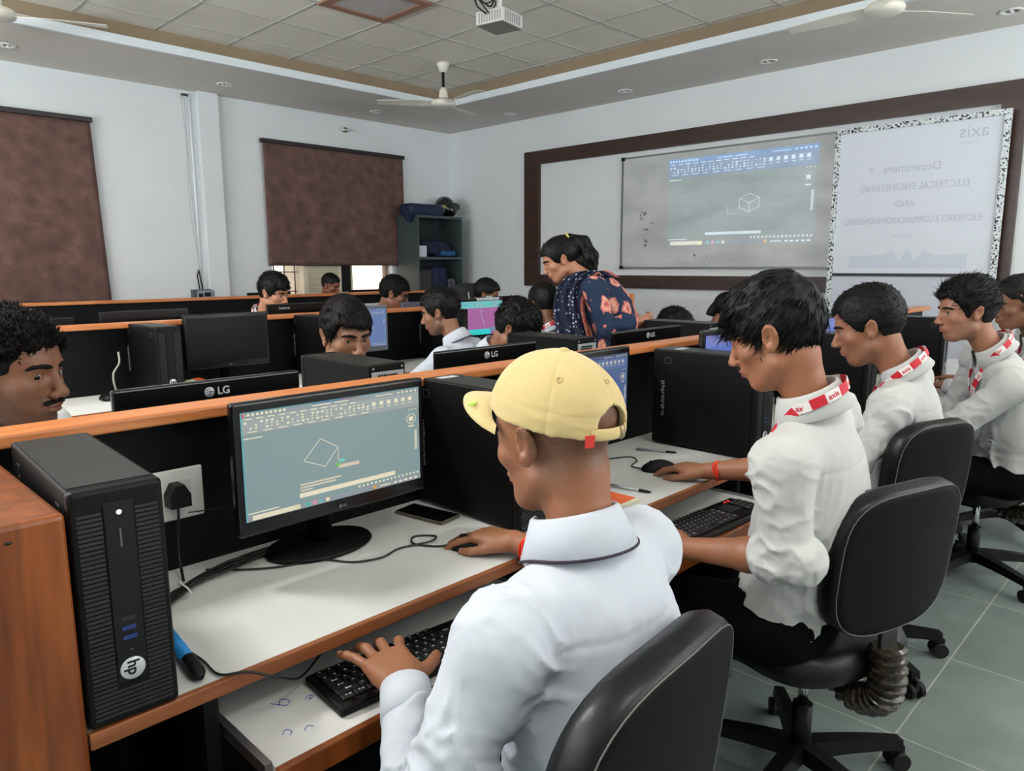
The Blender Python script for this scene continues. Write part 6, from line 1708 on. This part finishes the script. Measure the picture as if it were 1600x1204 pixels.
# --- the standing woman ----------------------------------------------
def paisley():
    m = bpy.data.materials.new('navy_paisley_print'); m.use_nodes = True
    nt = m.node_tree; b = nt.nodes['Principled BSDF']; L = nt.links
    tc = nt.nodes.new('ShaderNodeTexCoord'); n = nt.nodes.new('ShaderNodeTexNoise'); n.inputs['Scale'].default_value = 30; n.inputs['Detail'].default_value = 2
    mp = nt.nodes.new('ShaderNodeMapping'); mp.inputs['Scale'].default_value = (1, 1, .62)
    ad = nt.nodes.new('ShaderNodeVectorMath'); ad.operation = 'MULTIPLY_ADD'; ad.inputs[1].default_value = (.045, .045, .045)
    v = nt.nodes.new('ShaderNodeTexVoronoi'); v.inputs['Scale'].default_value = 12.5; v.inputs['Randomness'].default_value = .75
    L.new(tc.outputs['Object'], ad.inputs[2]); L.new(n.outputs['Color'], ad.inputs[0]); L.new(ad.outputs[0], mp.inputs[0]); L.new(mp.outputs[0], v.inputs['Vector'])
    L.new(tc.outputs['Object'], n.inputs['Vector'])
    rp = nt.nodes.new('ShaderNodeValToRGB'); rp.color_ramp.interpolation = 'CONSTANT'
    e = rp.color_ramp.elements; e[0].color = (*lin((176, 84, 78)), 1); e[0].position = 0; e[1].position = .13; e[1].color = (*lin((198, 128, 112)), 1)
    q = e.new(.24); q.color = (*lin((214, 158, 138)), 1); q = e.new(.34); q.color = (*lin((190, 112, 100)), 1); q = e.new(.45); q.color = (*lin((16, 38, 68)), 1)
    L.new(v.outputs['Distance'], rp.inputs[0]); L.new(rp.outputs[0], b.inputs['Base Color']); b.inputs['Roughness'].default_value = .85
    return m
def dots():
    m = bpy.data.materials.new('navy_dotted_stole'); m.use_nodes = True
    nt = m.node_tree; b = nt.nodes['Principled BSDF']; L = nt.links
    tc = nt.nodes.new('ShaderNodeTexCoord'); v = nt.nodes.new('ShaderNodeTexVoronoi'); v.inputs['Scale'].default_value = 42; v.inputs['Randomness'].default_value = .5
    rp = nt.nodes.new('ShaderNodeValToRGB'); rp.color_ramp.interpolation = 'CONSTANT'; rp.color_ramp.elements[0].color = (*lin((170, 176, 196)), 1); rp.color_ramp.elements[1].position = .26; rp.color_ramp.elements[1].color = (*lin((20, 26, 54)), 1)
    L.new(tc.outputs['Object'], v.inputs['Vector']); L.new(v.outputs['Distance'], rp.inputs[0]); L.new(rp.outputs[0], b.inputs['Base Color']); b.inputs['Roughness'].default_value = .85
    return m
M_kurta = paisley(); M_dots = dots()
Wd = nrm((-.66, .75, 0)); Wr = np.cross(Wd, (0, 0, 1))   # she leans to the left of the photo; Wr is her right
hp = V3(3.44, 2.48, .92); nk = V3(3.34, 2.66, 1.325)
TFw = frame_up(hp, nk - hp, Wr)
hdp = V3(3.235, 2.775, 1.425)
person('woman', 'woman with a ponytail standing in a navy kurta with salmon paisleys',
       head=hdp, look=(-.68, .62, -.42), neck=nk, pelvis=hp, shoulder_dir=Wr, skin=(172, 118, 92), hh=.005, h=.007, sw=.17, chest=(.15, .125), belly=(.155, .135), hip=(.185, .15),
       wrists=(tuple(hp + V3(0, 0, .17) - Wd * .11 - Wr * .12), tuple(nk + Wd * .3 + Wr * .1 - V3(0, 0, .42))), elbows=(tuple(nk - Wr * .27 - Wd * .10 - V3(0, 0, .27)), None),
       hands=(dict(d=tuple(Wr * .8 - Wd * .45), up=tuple(-Wd), **flat), dict(d=tuple(Wd), up=(0, 0, 1), **flat)), shirt=M_kurta, sleeve='rolled', cuff_at=.55, fold=.008,
       feet=((3.40, 2.44, .09), (3.46, 2.56, .09)), collar=False, openness=.3, gaze=(0, 1, -.4), seed=61, trouser=mat('navy_leggings', (24, 34, 60), .9),
       hair=dict(t=.010, side=.008, back=.014, amp=.002, line=.058, nape=-.045, burn=-.05, strands=900, length=.02, lift=.1, flow=(0, -.8, .3),
                 extra=[((0, -.115, .062), (.036, .035, .036)), ((0, -.15, .01), (.044, .042, .06)), ((.0, -.165, -.04), (.046, .038, .05))]),
       extra_shirt=[(ell(hp + V3(0, 0, -.12) - Wd * .02, V3(.20, .17, .28)), .06), (rc(hp + V3(0, 0, -.2), hp + V3(0, 0, -.5), .19, .21), .06)])
wb_ = PEOPLE['woman']['body']
HFw = PEOPLE['woman']['HF']
b = MB(); b.tube([HFw.w((.030 * math.cos(a), -.088, .088 + .030 * math.sin(a))) for a in np.linspace(0, 2 * PI, 20)], .006, 8, cap=False); b.build('hair_band', mat('yellow_band_cloth', (214, 196, 90), .7), wb_)
# flowing ends of the ponytail
Vh = Vol(HFw.o - .35, HFw.o + .25, .006)
for a_, b_2, r1, r2 in (((0, -.10, .085), (0, -.15, .03), .03, .042), ((0, -.15, .03), (-.01, -.16, -.06), .042, .045), ((-.01, -.16, -.06), (-.02, -.15, -.12), .045, .028), ((.01, -.06, -.02), (0, -.12, -.09), .04, .035)):
    Vh.add(rc(HFw.w(a_), HFw.w(b_2), r1, r2), .03)
Vh.warp(lambda P: .006 * vnoise((P - HFw.o) @ HFw.R * np.array([70, 70, 18])))
mesh_obj('ponytail', Vh.mesh('ponytail'), M_hair, wb_)
# stole over the near shoulder, hanging in front
def sheet(name, rows, m, parent, t=.004):
    b = MB(); g = [[b.bm.verts.new(p) for p in r] for r in rows]
    for i in range(len(g) - 1):
        for j in range(len(g[0]) - 1): b.bm.faces.new((g[i][j], g[i + 1][j], g[i + 1][j + 1], g[i][j + 1])).smooth = True
    o = b.build(name, m, parent); s_ = o.modifiers.new('thickness', 'SOLIDIFY'); s_.thickness = t; return o
SLw = PEOPLE['woman']['SL']
line = spline([nk - Wd * .10 - Wr * .075 + V3(0, 0, .0), nk - Wd * .01 - Wr * .105 + V3(0, 0, .035), nk + Wd * .085 - Wr * .115 - V3(0, 0, .03), nk + Wd * .12 - Wr * .125 - V3(0, 0, .16), nk + Wd * .09 - Wr * .15 - V3(0, 0, .34), nk + Wd * .05 - Wr * .175 - V3(0, 0, .6)], 8)
rows = []; rows2 = []
for i, p in enumerate(line):
    p = V3(p); k = i / len(line); w_ = .055 + .05 * k; r_ = []
    for j in range(17):
        u = j / 16 * 2 - 1; r_.append(p + Wd * (u * w_ * .9) - Wr * (.012 * math.sin(u * 9 + i * .25) + .018) + Wr * .0 + V3(0, 0, 0))
    rows.append(r_); rows2.append([p + Wd * (-w_ * .9 - .002 - .022 * q) - Wr * (.022 - .012 * q) for q in (0, .5, 1)])
st_ = sheet('stole', rows, M_dots, wb_)
sheet('stole_border', rows2, mat('red_woven_border', (150, 34, 44), .8, noise=(90, .5, (196, 140, 120))), st_)

# backpack, bags, helmet, rack contents
def blob_thing(name, prims, h, m, label, cat, warp=None, parent=None):
    lo = np.min([p[0][0] for p in prims], 0) - .03; hi = np.max([p[0][1] for p in prims], 0) + .03
    V = Vol(lo, hi, h)
    for p, k in prims: V.add(p, k)
    if warp: V.warp(warp)
    o = mesh_obj(name, V.mesh(name), m, parent)
    return tag(o, label, cat) if label else o
fw = fold_noise((0, 0, 1), .010, 16, 4)
bp_ = blob_thing('backpack', [(rbox((4.74, 5.18, 1.03), (.17, .11, .20), None, .08), 0), (ell((4.69, 5.08, .98), (.12, .08, .14)), .03)], .010, mat('black_nylon', (24, 26, 30), .7), 'black backpack standing behind the boy against the front wall', 'backpack', fw)
MB().tube(spline([(4.60, 5.06, 1.15), (4.58, 5.02, 1.05), (4.58, 5.01, .9)], 5), .007, 6).build('zip', mat('grey_zip', (170, 174, 176), .5), bp_)
tag(MB().box(4.57, 4.91, 5.03, 5.33, .78, .82).box(4.59, 4.63, 5.05, 5.09, 0, .78).box(4.85, 4.89, 5.05, 5.09, 0, .78).box(4.59, 4.63, 5.27, 5.31, 0, .78).box(4.85, 4.89, 5.27, 5.31, 0, .78).build('side_stool', M_blackm), 'dark stool under the black backpack', 'stool')
rx, ry = 5.66, 7.12; RT = .03
tb_ = blob_thing('travel_bag', [(rbox((rx + .17, ry + .12, 2.065), (.27, .13, .07), None, .055), 0), (ell((rx + .36, ry + .1, 2.06), (.10, .12, .062)), .03), (ell((rx - .03, ry + .12, 2.0), (.05, .08, .08)), .03)], .010, mat('blue_black_nylon', (18, 30, 62), .65), 'dark blue bag lying on top of the steel rack', 'bag', fw)
hl = blob_thing('motorcycle_helmet', [(ell((rx + .60, ry + .2, 2.135), (.125, .14, .13)), 0), (ell((rx + .62, ry + .12, 2.09), (.095, .10, .085)), .04)], .007, mat('helmet_black', (18, 20, 22), .2, coat=.6), 'black motorcycle helmet with green graphics on top of the steel rack', 'helmet')
b = MB(); b.lathe([(.0, .02), (.07, .016), (.09, .0)], 20, M=Matrix.Translation((rx + .65, ry + .055, 2.13)) @ Matrix.Rotation(PI / 2, 4, 'X') @ Matrix.Diagonal((1, .55, 1, 1))); b.build('visor', mat('smoked_visor', (34, 36, 40), .08), hl)
b = MB(); b.box(-.05, .0, -.003, .003, -.008, .012).box(-.045, -.02, -.003, .003, .018, .032).box(-.06, -.03, -.003, .003, -.04, -.018)
b.build('green_graphic', mat('lime_graphic', (140, 170, 40), .4), hl, loc=(rx + .535, ry + .075, 2.11), rot=(0, 0, -.5))
blob_thing('school_bag', [(rbox((rx + .33, ry + .2, 1.62), (.22, .12, .09), None, .05), 0), (ell((rx + .5, ry + .15, 1.6), (.12, .1, .08)), .03)], .010, M_navy, 'dark blue bag on the upper shelf of the steel rack', 'bag', fw)
blob_thing('school_bag', [(rbox((rx + .53, ry + .13, 1.545), (.12, .1, .035), None, .03), 0)], .009, mat('bright_blue_nylon', (26, 78, 128), .6), 'bright blue bag at the right end of the upper shelf', 'bag', fw)
tag(MB().box(rx + .03, rx + .15, ry + .02, ry + .22, 1.502, 1.635, bevel=.002).build('paper_stack', mat('stacked_paper', (200, 204, 214), .8)), 'stack of white papers on the upper shelf of the steel rack', 'paper')
blob_thing('school_bag', [(rbox((rx + .17, ry + .16, 1.20), (.12, .10, .16), None, .07), 0)], .010, mat('grey_purple_nylon', (58, 52, 58), .8), 'grey bag on the left of the middle shelf of the steel rack', 'bag', fw)
blob_thing('school_bag', [(rbox((rx + .40, ry + .17, 1.22), (.13, .11, .17), None, .07), 0)], .010, mat('navy_nylon', (22, 32, 66), .8), 'navy bag in the middle of the steel rack with hanging straps', 'bag', fw)
blob_thing('school_bag', [(rbox((rx + .60, ry + .15, 1.13), (.07, .09, .10), None, .05), 0)], .009, mat('grey_nylon', (92, 88, 98), .8), 'small grey bag at the right of the middle shelf', 'bag', fw)
for k, (sx, z0, z1) in enumerate(((.28, 1.96, 1.5), (.30, 1.36, .98), (.43, 1.30, .95), (.50, 1.2, .96))):
    tag(MB().tube(spline([(rx + sx, ry - .012, z0), (rx + sx + .015, ry - .018, (z0 + z1) / 2), (rx + sx - .01, ry - .015, z1)], 5), .01, 8, flat=(.012, .003)).build('hanging_strap', M_navy),
        ('navy bag strap hanging from the top of the steel rack', 'leftmost navy strap hanging in the middle of the steel rack', 'middle navy strap hanging in the steel rack', 'rightmost navy strap hanging in the steel rack')[k], 'strap')
